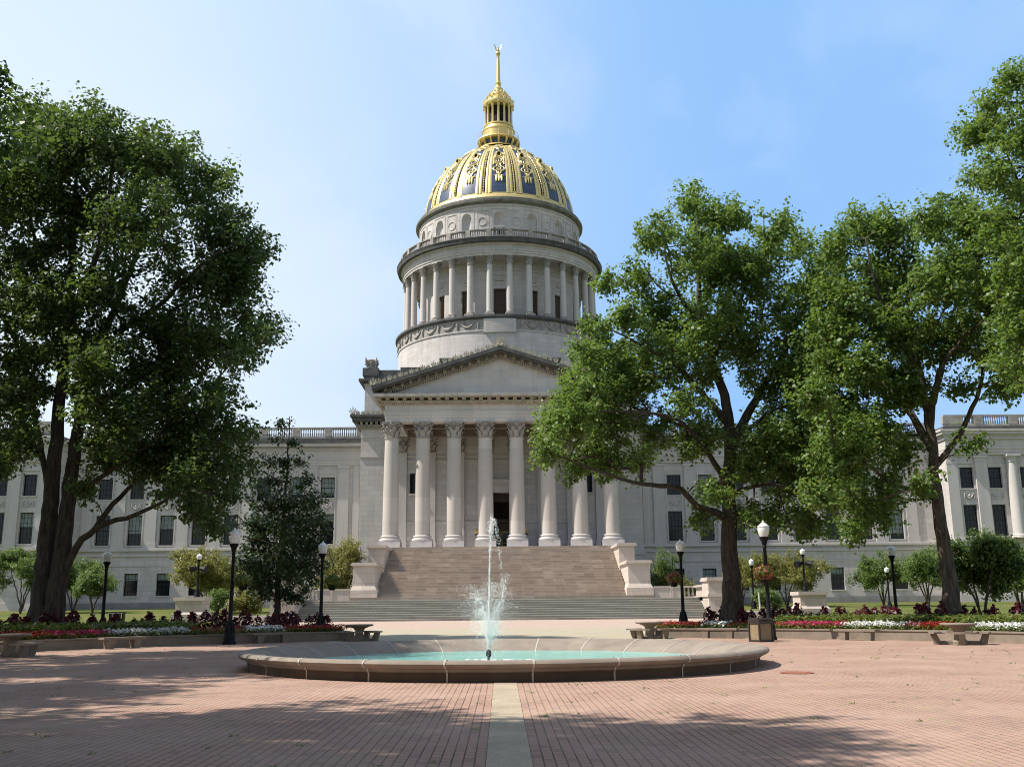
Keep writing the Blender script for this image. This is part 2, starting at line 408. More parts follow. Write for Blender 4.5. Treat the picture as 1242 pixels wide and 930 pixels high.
M_leafB = leaf_mat('bright_maple_leaves', [(0.042,0.088,0.02),(0.066,0.13,0.027),(0.10,0.175,0.038),(0.21,0.26,0.08)], (0.25,0.37,0.05), 0.33, 0.48)
M_leafDark = leaf_mat('dark_oak_leaves', [(0.026,0.055,0.02),(0.038,0.076,0.026),(0.052,0.095,0.034),(0.09,0.125,0.045)], (0.05,0.09,0.02), 0.2)
M_leafYel = leaf_mat('yellowing_leaves', [(0.13,0.14,0.03),(0.19,0.19,0.045),(0.25,0.24,0.07),(0.16,0.18,0.05)], (0.36,0.36,0.08))
M_leafSh = leaf_mat('shrub_leaves', [(0.065,0.115,0.026),(0.095,0.155,0.036),(0.15,0.21,0.06),(0.11,0.17,0.045)], (0.26,0.36,0.07))
M_coleus = leaf_mat('coleus_leaves', [(0.035,0.006,0.009),(0.07,0.009,0.016),(0.13,0.015,0.028),(0.045,0.016,0.016)], (0.25,0.02,0.04), 0.25)
M_fol = leaf_mat('bedding_foliage', [(0.05,0.085,0.012),(0.09,0.13,0.02),(0.14,0.17,0.03),(0.20,0.20,0.05)], (0.25,0.3,0.05))
def petal(name, cols): return leaf_mat(name, cols, tuple(min(1,k*1.2) for k in cols[1]), 0.25, 0.6)
M_red = petal('red_petals', [(0.34,0.025,0.025),(0.42,0.04,0.03),(0.26,0.018,0.018),(0.38,0.08,0.05)])
M_pink = petal('pink_petals', [(0.42,0.025,0.09),(0.5,0.05,0.13),(0.34,0.018,0.07),(0.5,0.10,0.15)])
M_basket = petal('coral_petals', [(0.42,0.06,0.08),(0.5,0.10,0.12),(0.36,0.05,0.05),(0.5,0.16,0.10)])
M_white = petal('white_petals', [(0.78,0.78,0.76),(0.82,0.82,0.80),(0.74,0.75,0.74),(0.8,0.8,0.8)])
def water_mat():
    m, t, b = new_mat('pool_water'); p = pos(t)
    cc = mix(t, ramp(t,noise(t,1.3,4,p),.35,.7), (0.17,0.62,0.55,1), (0.27,0.74,0.66,1))
    t.links.new(cc, b.inputs['Base Color']); b.inputs['Roughness'].default_value = 0.06
    b.inputs['Transmission Weight'].default_value = 0.12; b.inputs['IOR'].default_value = 1.33
    bump(t, b, noise(t,4.5,5,p), 0.5, 0.08)
    return m
M_water = water_mat()
M_pool = simple('turquoise_pool_paint', (0.17,0.56,0.50), 0.7, var=0.2, scale=0.8)
m, t, b = new_mat('spray_water'); b.inputs['Base Color'].default_value = (1.0,0.91,0.90,1); b.inputs['Roughness'].default_value = 0.25; M_spray = m
M_rust = simple('rusty_iron', (0.24,0.085,0.045), 0.9, var=0.4, scale=6)
M_brown = simple('dark_brown_enamel', (0.03,0.022,0.018), 0.45, var=0.2)
M_bluefit = simple('blue_plastic', (0.05,0.22,0.42), 0.5, var=0.1, bmp=0)

# ------------------------------------------------------------------ the ground
FY, FR = 28.38, 6.85                # fountain
BY, BR = 29.77, 21.0                # round plaza inside the raised flower beds
def lawn_h(x, y):
    r = math.hypot(x, y-BY)
    a = 0.33*min(1, max(0, (y-50)/40))
    lw = min(1.62, max(-0.04, 0.12+0.0193*(y-48)))
    if r < 23: return -0.04
    k = min(1, max(0, (abs(x)-20.6)/1.5)) if y < 128 else 1
    if y < 44: return -0.04+min(1,(r-23)/6)*0.2
    return (a-0.06)*(1-k)+lw*k
mb = MB()
rings = [6.86, 12, 18, 21.5, 23.2, 25, 27, 29, 31, 33.5, 36, 39, 42, 45, 48, 51, 54, 57, 60, 64, 68, 72, 76, 80, 85, 90, 96, 104, 115, 130, 160, 220, 350, 700, 1500, 4000]
na = 256
for r in rings:
    for i in range(na):
        a = 2*PI*i/na; x = r*math.sin(a); y = FY+r*math.cos(a)
        z = -0.04 if r < 21.4 else lawn_h(x, y)
        mb.v.append((x, y, z))
for j in range(len(rings)-1):
    for i in range(na):
        k = (i+1) % na; mb.f.append((j*na+i, (j+1)*na+i, (j+1)*na+k, j*na+k))
g = obj('ground', mb, M_grass, smooth=60); struct(g); g['label'] = 'sunlit lawn rising gently towards the building'
mb = MB()
rs = [FR-0.02, 9, 12, 15, 18, 21.05]
for r in rs:
    for i in range(192):
        a = 2*PI*i/192
        k = (r-rs[0])/(rs[-1]-rs[0])
        mb.v.append((r*math.sin(a), (FY*(1-k)+BY*k)+r*math.cos(a), 0))
for j in range(len(rs)-1):
    for i in range(192):
        k = (i+1) % 192; mb.f.append((j*192+i, (j+1)*192+i, (j+1)*192+k, j*192+k))
pl = struct(obj('plaza', mb, M_brick)); pl['label'] = 'round plaza of pink brick paving around the fountain'
mb = MB(); mb.add([(-9,-25,-.006),(9,-25,-.006),(9,12,-.006),(-9,12,-.006)], [(0,1,2,3)])
struct(obj('plaza_entrance', mb, M_brick))['label'] = 'brick paving leading into the round plaza'
mb = MB()
ys = [BY+math.sqrt(BR**2-8.2**2)-3.0, 52, 60, 66, 75, 91]
for y in ys:
    z = 0.004+0.33*min(1,max(0,(y-50)/40)); mb.v += [(-19.6 if y > 53 else -8.0,y,z),(19.6 if y > 53 else 8.0,y,z)]
mb.f = [(2*i,2*i+1,2*i+3,2*i+2) for i in range(len(ys)-1)]
struct(obj('approach_pavement', mb, M_approach))['label'] = 'pale paving between the fountain plaza and the grand steps'
mb = MB(); mb.box(-.235,.235,-10,FY-FR+.06,-.05,.008)
for k in range(24):
    pass
st = struct(obj('centre_strip', mb, M_strip)); st['label'] = 'tan pebble strip running down the middle of the brick plaza'
# path on the left lawn that comes to the lamp pedestal
for s in (-1, 1):
    mb = MB(); pts = []
    for k in range(9):
        u = k/8; x = s*(23.0+u*9.5); y = 74.5-u*17.0
        pts.append((x, y))
    for k,(x,y) in enumerate(pts):
        for d in (-0.9, 0.9):
            xx = x+d*0.85*s*-1; yy = y-d*0.5
            mb.v.append((xx, yy, lawn_h(xx,yy)+.05))
    mb.f = [(2*i,2*i+1,2*i+3,2*i+2) if s < 0 else (2*i,2*i+2,2*i+3,2*i+1) for i in range(8)]
    struct(obj('path', mb, M_path))['label'] = 'pale concrete path curving across the lawn to the pedestal'

# ------------------------------------------------------------------ the capitol
cap = thing('capitol_building', 'pale limestone capitol with gilded blue dome, columned portico and long wings', 'building', (0,122,1.2))
BZ = 1.2
def courses(mb, x0, x1, y0, y1, lst):
    """lst of (z0, z1, projection): stacked courses round a rectangular block"""
    for z0, z1, p in lst: mb.box(x0-p, x1+p, y0-p, y1+p, z0, z1)
PW = 13.15      # half-width of the portico entablature
ZF = 7.87       # portico floor
# portico floor and podium
mb = MB(); mb.box(-14.0,14.0,110.2,122.0,BZ,ZF-0.16); mb.box(-14.15,14.15,110.05,122.0,ZF-0.16,ZF); obj('podium', mb, M_wall, cap)
# central block (behind the portico)
BX = 17.3
mb = MB()
DW = 1.75; DH = 15.1
mb.box(-BX,-DW,122,128,ZF,22.0); mb.box(DW,BX,122,128,ZF,22.0); mb.box(-DW,DW,122,128,DH,22.0)
mb.box(-BX,BX,128,175,BZ,22.0); mb.box(-BX,BX,122.0,128,BZ,ZF-.003)
mb.box(-BX-.15,BX+.15,121.85,175,BZ,3.4)
mb.box(-BX-.1,BX+.1,121.9,175,ZF-.4,ZF-.06)
obj('central_block', mb, M_wall, cap)
mb = MB(); mb.box(-DW-.3,DW+.3,127.2,127.9,ZF-.1,DH+.2); obj('dark_vestibule', mb, M_deep, cap)
# block entablature
mb = MB(); courses(mb,-BX,BX,122,175,[(22.0,22.5,.06),(22.5,23.1,.0)])
mb.box(-BX-.12,BX+.12,121.88,175.1,19.55,19.75)
obj('frieze', mb, M_plain, cap)
mb = MB(); courses(mb,-BX,BX,122,175,[(23.1,23.4,.25),(23.4,23.62,.35)])
for s in (-1,1):
    k = 0
    x = s*13.5
    while abs(x) < BX+.5:
        mb.box(x-.16,x+.16,121.38,121.65,23.62,23.92); x += s*.62
    y = 122.2
    while y < 140:
        mb.box(s*(BX+.36) if s>0 else s*(BX+.8), s*(BX+.8) if s>0 else s*(BX+.36), y-.14,y+.14,23.62,23.92); y += .62
# small dentils
for s in (-1,1):
    x = s*13.4
    while abs(x) < BX+.35:
        mb.box(x-.07,x+.07,121.5,121.66,23.3,23.52); x += s*.24
obj('bed_moulding', mb, M_mid, cap)
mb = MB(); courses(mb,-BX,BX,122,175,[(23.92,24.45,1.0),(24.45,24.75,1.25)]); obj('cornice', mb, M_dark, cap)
# antefixes on the block cornice: little palmettes
def palmette(mb, c, h, w, ang=0.0, along=(1,0,0)):
    """a fan of pointed petals above two small scrolls"""
    a = Vector(along); upv = Vector((0,0,1)); nrm = a.cross(upv); c = Vector(c)
    for t in (-1.15,-.6,0,.6,1.15):
        ln = h*(1-.3*abs(t)/1.15); d = a*math.sin(t*.8)+upv*math.cos(t*.8)
        p = a.cross(nrm) if False else (a*math.cos(t*.8)-upv*math.sin(t*.8))
        q = [c+upv*h*.1, c+upv*h*.1+d*ln*.6+p*w*.13, c+upv*h*.1+d*ln*.95, c+upv*h*.1+d*ln*.6-p*w*.13]
        mb.add([v-nrm*.07 for v in q]+[v+nrm*.07 for v in q],[(0,1,2,3),(7,6,5,4),(0,4,5,1),(1,5,6,2),(2,6,7,3),(3,7,4,0)])
    for sg in (-1,1): mb.blob(c+a*sg*w*.26+upv*h*.14, h*.15, 6, 4)
    q = [c-a*w*.4-nrm*.09, c+a*w*.4-nrm*.09, c+a*w*.4+nrm*.09, c-a*w*.4+nrm*.09]
    mb.add(q+[v+upv*h*.16 for v in q],[(0,3,2,1),(4,5,6,7),(0,1,5,4),(1,2,6,5),(2,3,7,6),(3,0,4,7)])
for s in (-1,1):
    mb = MB()
    for k in range(7): palmette(mb, (s*(BX+.95-k*.62),121.1,24.75), .55 if k else 1.1, .52)
    for k in range(1,14): palmette(mb, (s*(BX+1.0),121.1+k*.62,24.75), .55, .52, along=(0,1,0))
    obj('antefix_row', mb, M_antefix, cap)
# attic above the block
mb = MB(); courses(mb,-17.0,17.0,122.3,174,[(24.75,28.7,.0),(28.7,28.9,.12)]); obj('attic_wall', mb, M_wall, cap)
mb = MB(); courses(mb,-17.0,17.0,122.3,174,[(28.9,29.15,.3),(29.15,29.45,.72)])
courses(mb,-16.8,16.8,122.6,174,[(29.45,30.0,.15),(30.0,30.75,.0)])
for s in (-1,1):
    mb.box(s*16.35-1.0,s*16.35+1.0,122.35,124.6,30.0,31.0)
courses(mb,-12.7,12.7,123.4,173,[(30.75,31.3,0)])
courses(mb,-7.6,7.6,124.2,172,[(31.3,32.0,0),(32.0,32.6,-.25)])
mb.box(-7.8,7.8,124.0,130,32.35,32.62)
obj('attic_parapet', mb, M_dark, cap)
# carved urns on the attic corners
um = MB()
um.lathe([(.35,0),(.62,.08),(.5,.25),(.62,.5),(.82,.85),(.86,1.1),(.7,1.2),(.45,1.3),(.2,1.4)],16,cap=True)
for k in range(4):
    a = PI/4+k*PI/2; um.tube([(.7*math.cos(a),.7*math.sin(a),.2),(.9*math.cos(a),.9*math.sin(a),.9),(.98*math.cos(a),.98*math.sin(a),1.45)],[.13,.16,.05],6)
for k in range(8):
    a = k*PI/4; um.blob((.78*math.cos(a),.78*math.sin(a),.72),.16,6,4)
u1 = obj('carved_urn', um, M_mid, cap, loc=(-16.35,123.4,31.0), smooth=40)
u2 = dup(u1, cap); u2.location.x += 32.7

# columns --------------------------------------------------
def capital_mb(r0, h):
    """Corinthian capital standing on z=0 with neck radius r0 and height h"""
    c = MB()
    c.lathe([(r0*1.08,0),(r0*1.12,.03*h),(r0*1.08,.06*h),(r0*.98,.08*h),(r0*.98,.55*h),(r0*1.1,.75*h),(r0*1.35,.86*h)],20)
    for row,(nl,z0,hh,off) in enumerate(((8,.07,.40,0),(8,.30,.38,PI/8))):
        for k in range(nl):
            a = off+k*2*PI/nl; ca, sa = math.cos(a), math.sin(a); tx, ty = -sa, ca
            prof = [(r0*1.0,z0*h,.24),(r0*1.10,(z0+hh*.5)*h,.27),(r0*1.24,(z0+hh*.85)*h,.22),(r0*1.42,(z0+hh)*h,.14),(r0*1.5,(z0+hh*.86)*h,.05)]
            vs = []
            for r,z,wd in prof:
                wd *= r0*1.25
                vs += [(r*ca+tx*-wd,r*sa+ty*-wd,z),((r+.06*r0)*ca,(r+.06*r0)*sa,z),(r*ca+tx*wd,r*sa+ty*wd,z)]
            fs = []
            for j in range(len(prof)-1):
                for q in range(2): fs.append((3*j+q,3*j+q+1,3*j+q+4,3*j+q+3))
            c.add(vs, fs)
    for k in range(4):
        a = PI/4+k*PI/2; d = Vector((math.cos(a),math.sin(a),0))
        pts = []; 
        for q in range(12):
            th = q/11*1.6*PI; rr = .22*r0*(1-.055*q)
            pts.append(d*(r0*1.36+rr*math.sin(th))+Vector((0,0,.78*h-0*.1+rr*math.cos(th)-.02)))
        c.tube([d*r0*1.02+Vector((0,0,.5*h)), d*r0*1.2+Vector((0,0,.72*h))]+pts, [.06*r0,.08*r0]+[.085*r0]*12, 5)
        a2 = k*PI/2; d2 = Vector((math.cos(a2),math.sin(a2),0))
        c.blob(d2*r0*1.3+Vector((0,0,.9*h)), .17*r0, 7, 5)
        for sgn in (-1,1):
            tt = Vector((-math.sin(a2),math.cos(a2),0))*sgn
            c.tube([d2*r0*1.0+Vector((0,0,.5*h)), d2*r0*1.14+tt*r0*.15+Vector((0,0,.74*h)), d2*r0*1.22+tt*r0*.08+Vector((0,0,.8*h))],[.05*r0,.07*r0,.06*r0],5)
    # abacus with concave sides
    out = []
    for k in range(4):
        a = PI/4+k*PI/2; b = a+PI/2
        p0 = Vector((math.cos(a),math.sin(a)))*r0*1.78; p1 = Vector((math.cos(b),math.sin(b)))*r0*1.78
        for q in range(6):
            u = q/6; pm = p0.lerp(p1,u); pm *= 1-.14*math.sin(PI*u)
            out.append(pm)
    n = len(out)
    c.add([(p.x,p.y,.87*h) for p in out]+[(p.x*1.04,p.y*1.04,h) for p in out],
          [tuple(range(n-1,-1,-1)),tuple(range(n,2*n))]+[(i,(i+1)%n,(i+1)%n+n,i+n) for i in range(n)])
    return c
def shaft_profile(r0, r1, h, k=9):
    return [(r0+(r1-r0)*(u**1.6),u*h) for u in [i/k for i in range(k+1)]]
COLX = [(i-3.5)*3.537 for i in range(8)]
sh = MB(); sh.lathe(shaft_profile(.90,.775,10.75)+[(.83,10.78),(.84,10.84),(.79,10.88)],28)
c0 = obj('column', sh, stone('column_limestone',(0.52,0.475,0.43),bw=9,rh=2.7,stain=0.25,ms=.006), cap, loc=(COLX[0],112.0,9.27), smooth=40)
bs = MB(); bs.box(-1.18,1.18,-1.18,1.18,-1.40,-.68); bs.lathe([(1.15,-.68),(1.22,-.6),(1.24,-.5),(1.2,-.4),(1.08,-.36),(1.0,-.28),(1.04,-.2),(1.1,-.14),(1.08,-.06),(.95,0),(.9,.0)],28)
bo = obj('base', bs, M_plain, c0, loc=WL[c0.name], smooth=40)
co = obj('capital', capital_mb(.80,1.88), M_mid, c0, loc=WL[c0.name]+Vector((0,0,10.86)), smooth=35)
for x in COLX[1:]:
    c = dup(c0, cap); c.location.x = x
# pilasters and back wall dressing inside the portico
pm = MB(); pm.box(-.8,.8,-.28,0,ZF+1.3,20.1); pm.box(-.95,.95,-.42,0,ZF,ZF+.7); pm.box(-.88,.88,-.36,0,ZF+.7,ZF+1.3)
p0 = obj('pilaster', pm, M_plain, cap, loc=(COLX[0],122.0,0))
cm = MB(); cb = capital_mb(.72,1.85)
cm.add([(x*1.05,min(y,.02)*.62,z+20.12) for x,y,z in cb.v], cb.f)
obj('capital', cm, M_mid, p0, loc=WL[p0.name], smooth=35)
for x in COLX[1:]:
    c = dup(p0, cap); c.location.x = x
# string moulding between pilasters and panel over the door
for i in range(7):
    xa, xb = COLX[i]+.82, COLX[i+1]-.82
    if i != 3:
        mb = MB(); mb.box(xa,xb,121.88,122,ZF+3.5,ZF+3.75); obj('string_moulding', mb, M_plain, cap)
    mb = MB(); mb.box(xa,xb,121.85,122,18.9,19.15); obj('string_moulding', mb, M_plain, cap)
mb = MB()
mb.box(-2.6,2.6,121.5,122,16.0,16.25); mb.box(-2.9,2.9,121.2,122,16.25,16.65); mb.box(-2.3,2.3,121.75,122,DH+.02,16.0)
for s in (-1,1):
    mb.box(s*2.05-.3,s*2.05+.3,121.7,122,ZF,16.0)
    mb.box(s*2.5-.16,s*2.5+.16,121.5,122,15.2,16.0)
obj('door_surround', mb, M_plain, cap)
# bronze transom grille and brass doors
mb = MB(); mb.box(-DW,DW,123.4,123.6,DH-1.0,DH); mb.box(-DW,DW,123.4,123.6,11.6,12.0); mb.box(-DW,DW,123.4,123.6,10.6,11.5)
for s in (-1,1): mb.box(s*1.45-.3,s*1.45+.3,123.35,123.6,ZF,DH)
for k in range(-14,15):
    x = k*.22
    for sg in (-1,1):
        pts = []
        for q in range(9):
            z = 12.0+q*.26; xx = x+sg*(z-13)*.5
            if abs(xx) < 1.2: pts.append((xx,123.45,z))
        if len(pts) > 1: mb.tube(pts,.03,4)
for k in range(7): mb.box(-1.2+k*.37,-1.2+k*.37+.05,123.4,123.55,9.95+.65,12.0)
obj('bronze_transom', mb, M_bronze, cap)
dm = MB(); dm.box(0,.12,0,.12,0,2.65); dm.box(1.03,1.15,0,.12,0,2.65); dm.box(.12,1.03,0,.12,2.45,2.65); dm.box(.12,1.03,0,.12,0,.35); dm.box(.12,1.03,.02,.1,1.1,1.2)
d1 = obj('door', dm, M_brassdoor, cap, loc=(-1.17,123.3,ZF+.002))
gm = MB(); gm.box(.12,1.03,.05,.08,.35,2.45); obj('pane', gm, M_glass, d1, loc=WL[d1.name])
d2 = dup(d1, cap); d2.location.x += 1.19
# portico entablature, ceiling
mb = MB(); courses(mb,-PW,PW,111.2,122.0,[(22.0,22.4,-.05),(22.4,22.8,.0),(22.8,23.1,.06),(23.1,23.22,.14),(23.22,23.95,.0)])
mb2 = MB()
for a in mb.v: pass
# hollow: build as front beam + two side beams so that the ceiling can be seen
mb = MB()
for z0,z1,p in [(22.0,22.4,-.05),(22.4,22.8,.0),(22.8,23.1,.06),(23.1,23.22,.14),(23.22,23.95,.0)]:
    mb.box(-PW-p,PW+p,111.15-p,112.85+p*.3,z0,z1)
    for s in (-1,1):
        xa, xb = sorted((s*(PW+p), s*(PW-1.7)))
        mb.box(xa,xb,112.85+p*.3,121.9,z0,z1)
obj('entablature', mb, stone('entablature_stone',(0.58,0.55,0.52),joints=True,bw=2.4,rh=3.0,stain=0.25), cap)
mb = MB(); mb.box(-PW+.1,PW-.1,112.9,122,22.95,23.4)
for i in range(8):
    if 0 < i < 7: mb.box(COLX[i]-.6,COLX[i]+.6,112.9,121.95,22.05,22.95)
mb.box(-PW+1.7,PW-1.7,116.8,117.6,22.2,22.95); mb.box(-PW+1.7,PW-1.7,121.2,121.97,22.0,22.95)
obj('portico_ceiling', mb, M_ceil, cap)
# horizontal cornice with modillions and dentils
mb = MB(); mb.box(-PW-.2,PW+.2,110.95,122,23.95,24.15); mb.box(-PW-.38,PW+.38,110.8,122,24.15,24.4)
x = -PW-.3
while x < PW+.3:
    mb.box(x,x+.13,110.7,110.96,23.98,24.2); x += .25
x = -PW-.6
while x < PW+.7:
    mb.box(x-.22,x+.22,110.56,110.8,24.44,24.68); x += .96
for s in (-1,1):
    y = 110.5
    while y < 121.5:
        xa,xb = sorted((s*(PW+.38),s*(PW+1.1))); mb.box(xa,xb,y-.16,y+.16,24.4,24.68); y += .727
obj('modillion_course', mb, simple('warm_weathered_stone',(0.44,0.37,0.29),0.85,var=0.3,scale=1.5), cap)
mb = MB(); mb.box(-PW-1.15,PW+1.15,109.9,122,24.68,25.0); mb.box(-PW-1.0,PW+1.0,110.15,122,25.0,25.12)
obj('cornice', mb, M_mid, cap)
# tympanum and roof
APX = 29.35
mb = MB(); mb.prism([(-PW-.4,25.12),(PW+.4,25.12),(0,APX)],111.3,123.5)
obj('tympanum', mb, stone('tympanum_stone',(0.58,0.55,0.53),bw=2.1,rh=1.0,stain=0.3), cap)
EX, EZ = 14.55, 25.15
sl_ = (30.5-25.9)/14.6
def rake(mb, za, zb, y0, y1, ex=EX):
    for s in (-1,1):
        poly = [(0,30.5+za),(0,30.5+zb),(s*ex,30.5+zb-sl_*ex),(s*ex,30.5+za-sl_*ex)]
        mb.prism(poly if s > 0 else poly, y0, y1)
mb = MB(); rake(mb,-.42,0,109.85,124); rake(mb,-.62,-.42,110.1,124,EX-.1); obj('raking_cornice', mb, M_dark, cap)
mb = MB(); rake(mb,-1.22,-1.0,110.95,123.9,EX-1.6)
for s in (-1,1):
    d = .6
    while d < 13.6:
        x = s*d; z = 30.5-sl_*d
        poly = [(x-.17,z-.62+s*sl_*.17-.01),(x+.17,z-.62-s*sl_*.17-.01),(x+.17,z-.98-s*sl_*.17),(x-.17,z-.98+s*sl_*.17)]
        mb.prism(poly,110.7,111.0); d += .96
    d = .4
    while d < 12.6:
        x = s*d; z = 30.5-sl_*d
        poly = [(x-.07,z-1.0),(x+.07,z-1.0),(x+.07,z-1.26),(x-.07,z-1.26)]
        mb.prism(poly,110.72,110.93); d += .25
rake(mb,-1.0,-.63,111.0,123.95,EX-1.0)
obj('raking_modillions', mb, simple('stained_modillion_stone',(0.30,0.25,0.195),0.85,var=0.45,scale=1.5), cap)
mb = MB()
for s in (-1,1):
    d = .75; k = 0
    while d < 14.5:
        palmette(mb,(s*d,110.0,30.5-sl_*d-.02), .72 if k%2 else .5, .5); d += .62; k += 1
palmette(mb,(0,109.95,30.48),1.25,1.0)
for s in (-1,1): palmette(mb,(s*14.4,109.95,25.95),1.0,.7)
obj('pediment_antefixes', mb, M_antefix, cap)

# windows ---------------------------------------------------
def window_mb(w, h, nx, ny):
    f = MB(); e = .07
    f.box(-w/2,-w/2+e,0,.1,0,h); f.box(w/2-e,w/2,0,.1,0,h); f.box(-w/2+e,w/2-e,0,.1,0,e); f.box(-w/2+e,w/2-e,0,.1,h-e,h)
    for i in range(1,nx):
        x = -w/2+w*i/nx; f.box(x-.018,x+.018,.02,.08,e,h-e)
    for j in range(1,ny):
        z = h*j/ny; k = .04 if (ny%2 == 0 and j == ny//2) else .018
        f.box(-w/2+e,w/2-e,.026,.074,z-k,z+k)
    return f
def make_window(w, h, nx, ny, loc, blind=0.0):
    o = obj('window', window_mb(w,h,nx,ny), M_winframe, cap, loc=loc)
    g = MB(); g.box(-w/2+.03,w/2-.03,.045,.06,.03,h-.03); obj('pane', g, M_glass, o, loc=loc)
    g = MB(); g.box(-w/2-.1,w/2+.1,-.46,-.04,-.16,0.0); obj('sill', g, M_plain, o, loc=loc)
    if blind:
        g = MB()
        n = 12; z0 = h*(1-blind)
        for i in range(n):
            xa = -w/2+.08+(w-.16)*i/n; xb = -w/2+.08+(w-.16)*(i+1)/n
            g.box(xa,xb-.01,.036,.0445,z0,h-.08)
        obj('blind', g, M_blind, o, loc=loc)
    return o
WY = 125.0
rows = [(3.15,5.85,1.7,4,4),(9.25,12.95,1.75,4,6),(14.95,17.5,1.75,4,4)]
swag = MB()
def swag_mb(w=1.25, h=.75):
    c = MB()
    c.box(-w*.62,w*.62,-.02,0,-h*.62,-h*.55); c.box(-w*.62,w*.62,-.02,0,h*.55,h*.62); c.box(-w*.62,-w*.57,-.02,0,-h*.55,h*.55); c.box(w*.57,w*.62,-.02,0,-h*.55,h*.55)
    pts = [(-w*.4+w*.8*u, -.06, h*.3-h*.62*math.sin(PI*u)) for u in np.linspace(0,1,13)]
    c.tube(pts,[.04+.05*math.sin(PI*u) for u in np.linspace(0,1,13)],6)
    for s in (-1,1):
        c.blob((s*w*.42,-.05,h*.34),.1,8,5); c.tube([(s*w*.44,-.05,h*.25),(s*w*.47,-.05,-.1),(s*w*.4,-.05,-h*.4)],[.05,.06,.02],5)
    c.blob((0,-.06,h*.1),.12,8,5); c.tube([(0,-.05,.1),(-.12,-.05,.28)],.03,4); c.tube([(0,-.05,.1),(.12,-.05,.28)],.03,4)
    return c
WX = [21.75+3.96*k for k in range(8)]
def wall_grid(mb, x0, x1, y0, y1, z0, z1, xs, rws):
    """a wall of thickness y0..y1 with real window openings"""
    e = [x0]
    ww = max(r[2] for r in rws)
    xs = sorted(xs)
    prev = x0
    for x in xs:
        mb.box(prev,x-ww/2,y0,y1,z0,z1); prev = x+ww/2
        z = z0
        for (a,b_,w_,_,_) in rws:
            mb.box(x-ww/2,x+ww/2,y0,y1,z,a)
            if w_ < ww-.001:
                mb.box(x-ww/2,x-w_/2,y0,y1,a,b_); mb.box(x+w_/2,x+ww/2,y0,y1,a,b_)
            z = b_
        mb.box(x-ww/2,x+ww/2,y0,y1,z,z1)
    mb.box(prev,x1,y0,y1,z0,z1)
def balustrade(mb, xa, xb, y, z0, pitch=.26, bays=3.96, post=.95):
    xa, xb = min(xa,xb), max(xa,xb)
    mb.box(xa,xb,y-.2,y+.2,z0,z0+.28); mb.box(xa,xb,y-.22,y+.22,z0+1.2,z0+1.42)
    n = max(1,round((xb-xa)/bays)); st = (xb-xa)/n
    for i in range(n+1):
        c = xa+i*st; mb.box(max(xa,c-post/2),min(xb,c+post/2),y-.24,y+.24,z0+.28,z0+1.2)
        if i < n:
            a = c+post/2+.05; b = c+st-post/2-.05; k = int((b-a)/pitch)
            for j in range(k):
                xx = a+(j+.5)*(b-a)/k
                mb.lathe([(.06,z0+.28),(.085,z0+.36),(.1,z0+.55),(.055,z0+.78),(.055,z0+.95),(.09,z0+1.1),(.07,z0+1.2)],6,cx=xx,cy=y)
windows = []
protos = {}
def put_window(row, x, y, blind):
    key = (row, blind)
    z0,z1,w_,nx,ny = rows[row]
    if key not in protos:
        protos[key] = make_window(w_,z1-z0,nx,ny,(x,y+.34,z0),blind)
    else:
        o = dup(protos[key], cap); o.location = Vector((x,y+.34,z0))-WL[cap.name]
rnd = random.Random(5)
sw0 = None
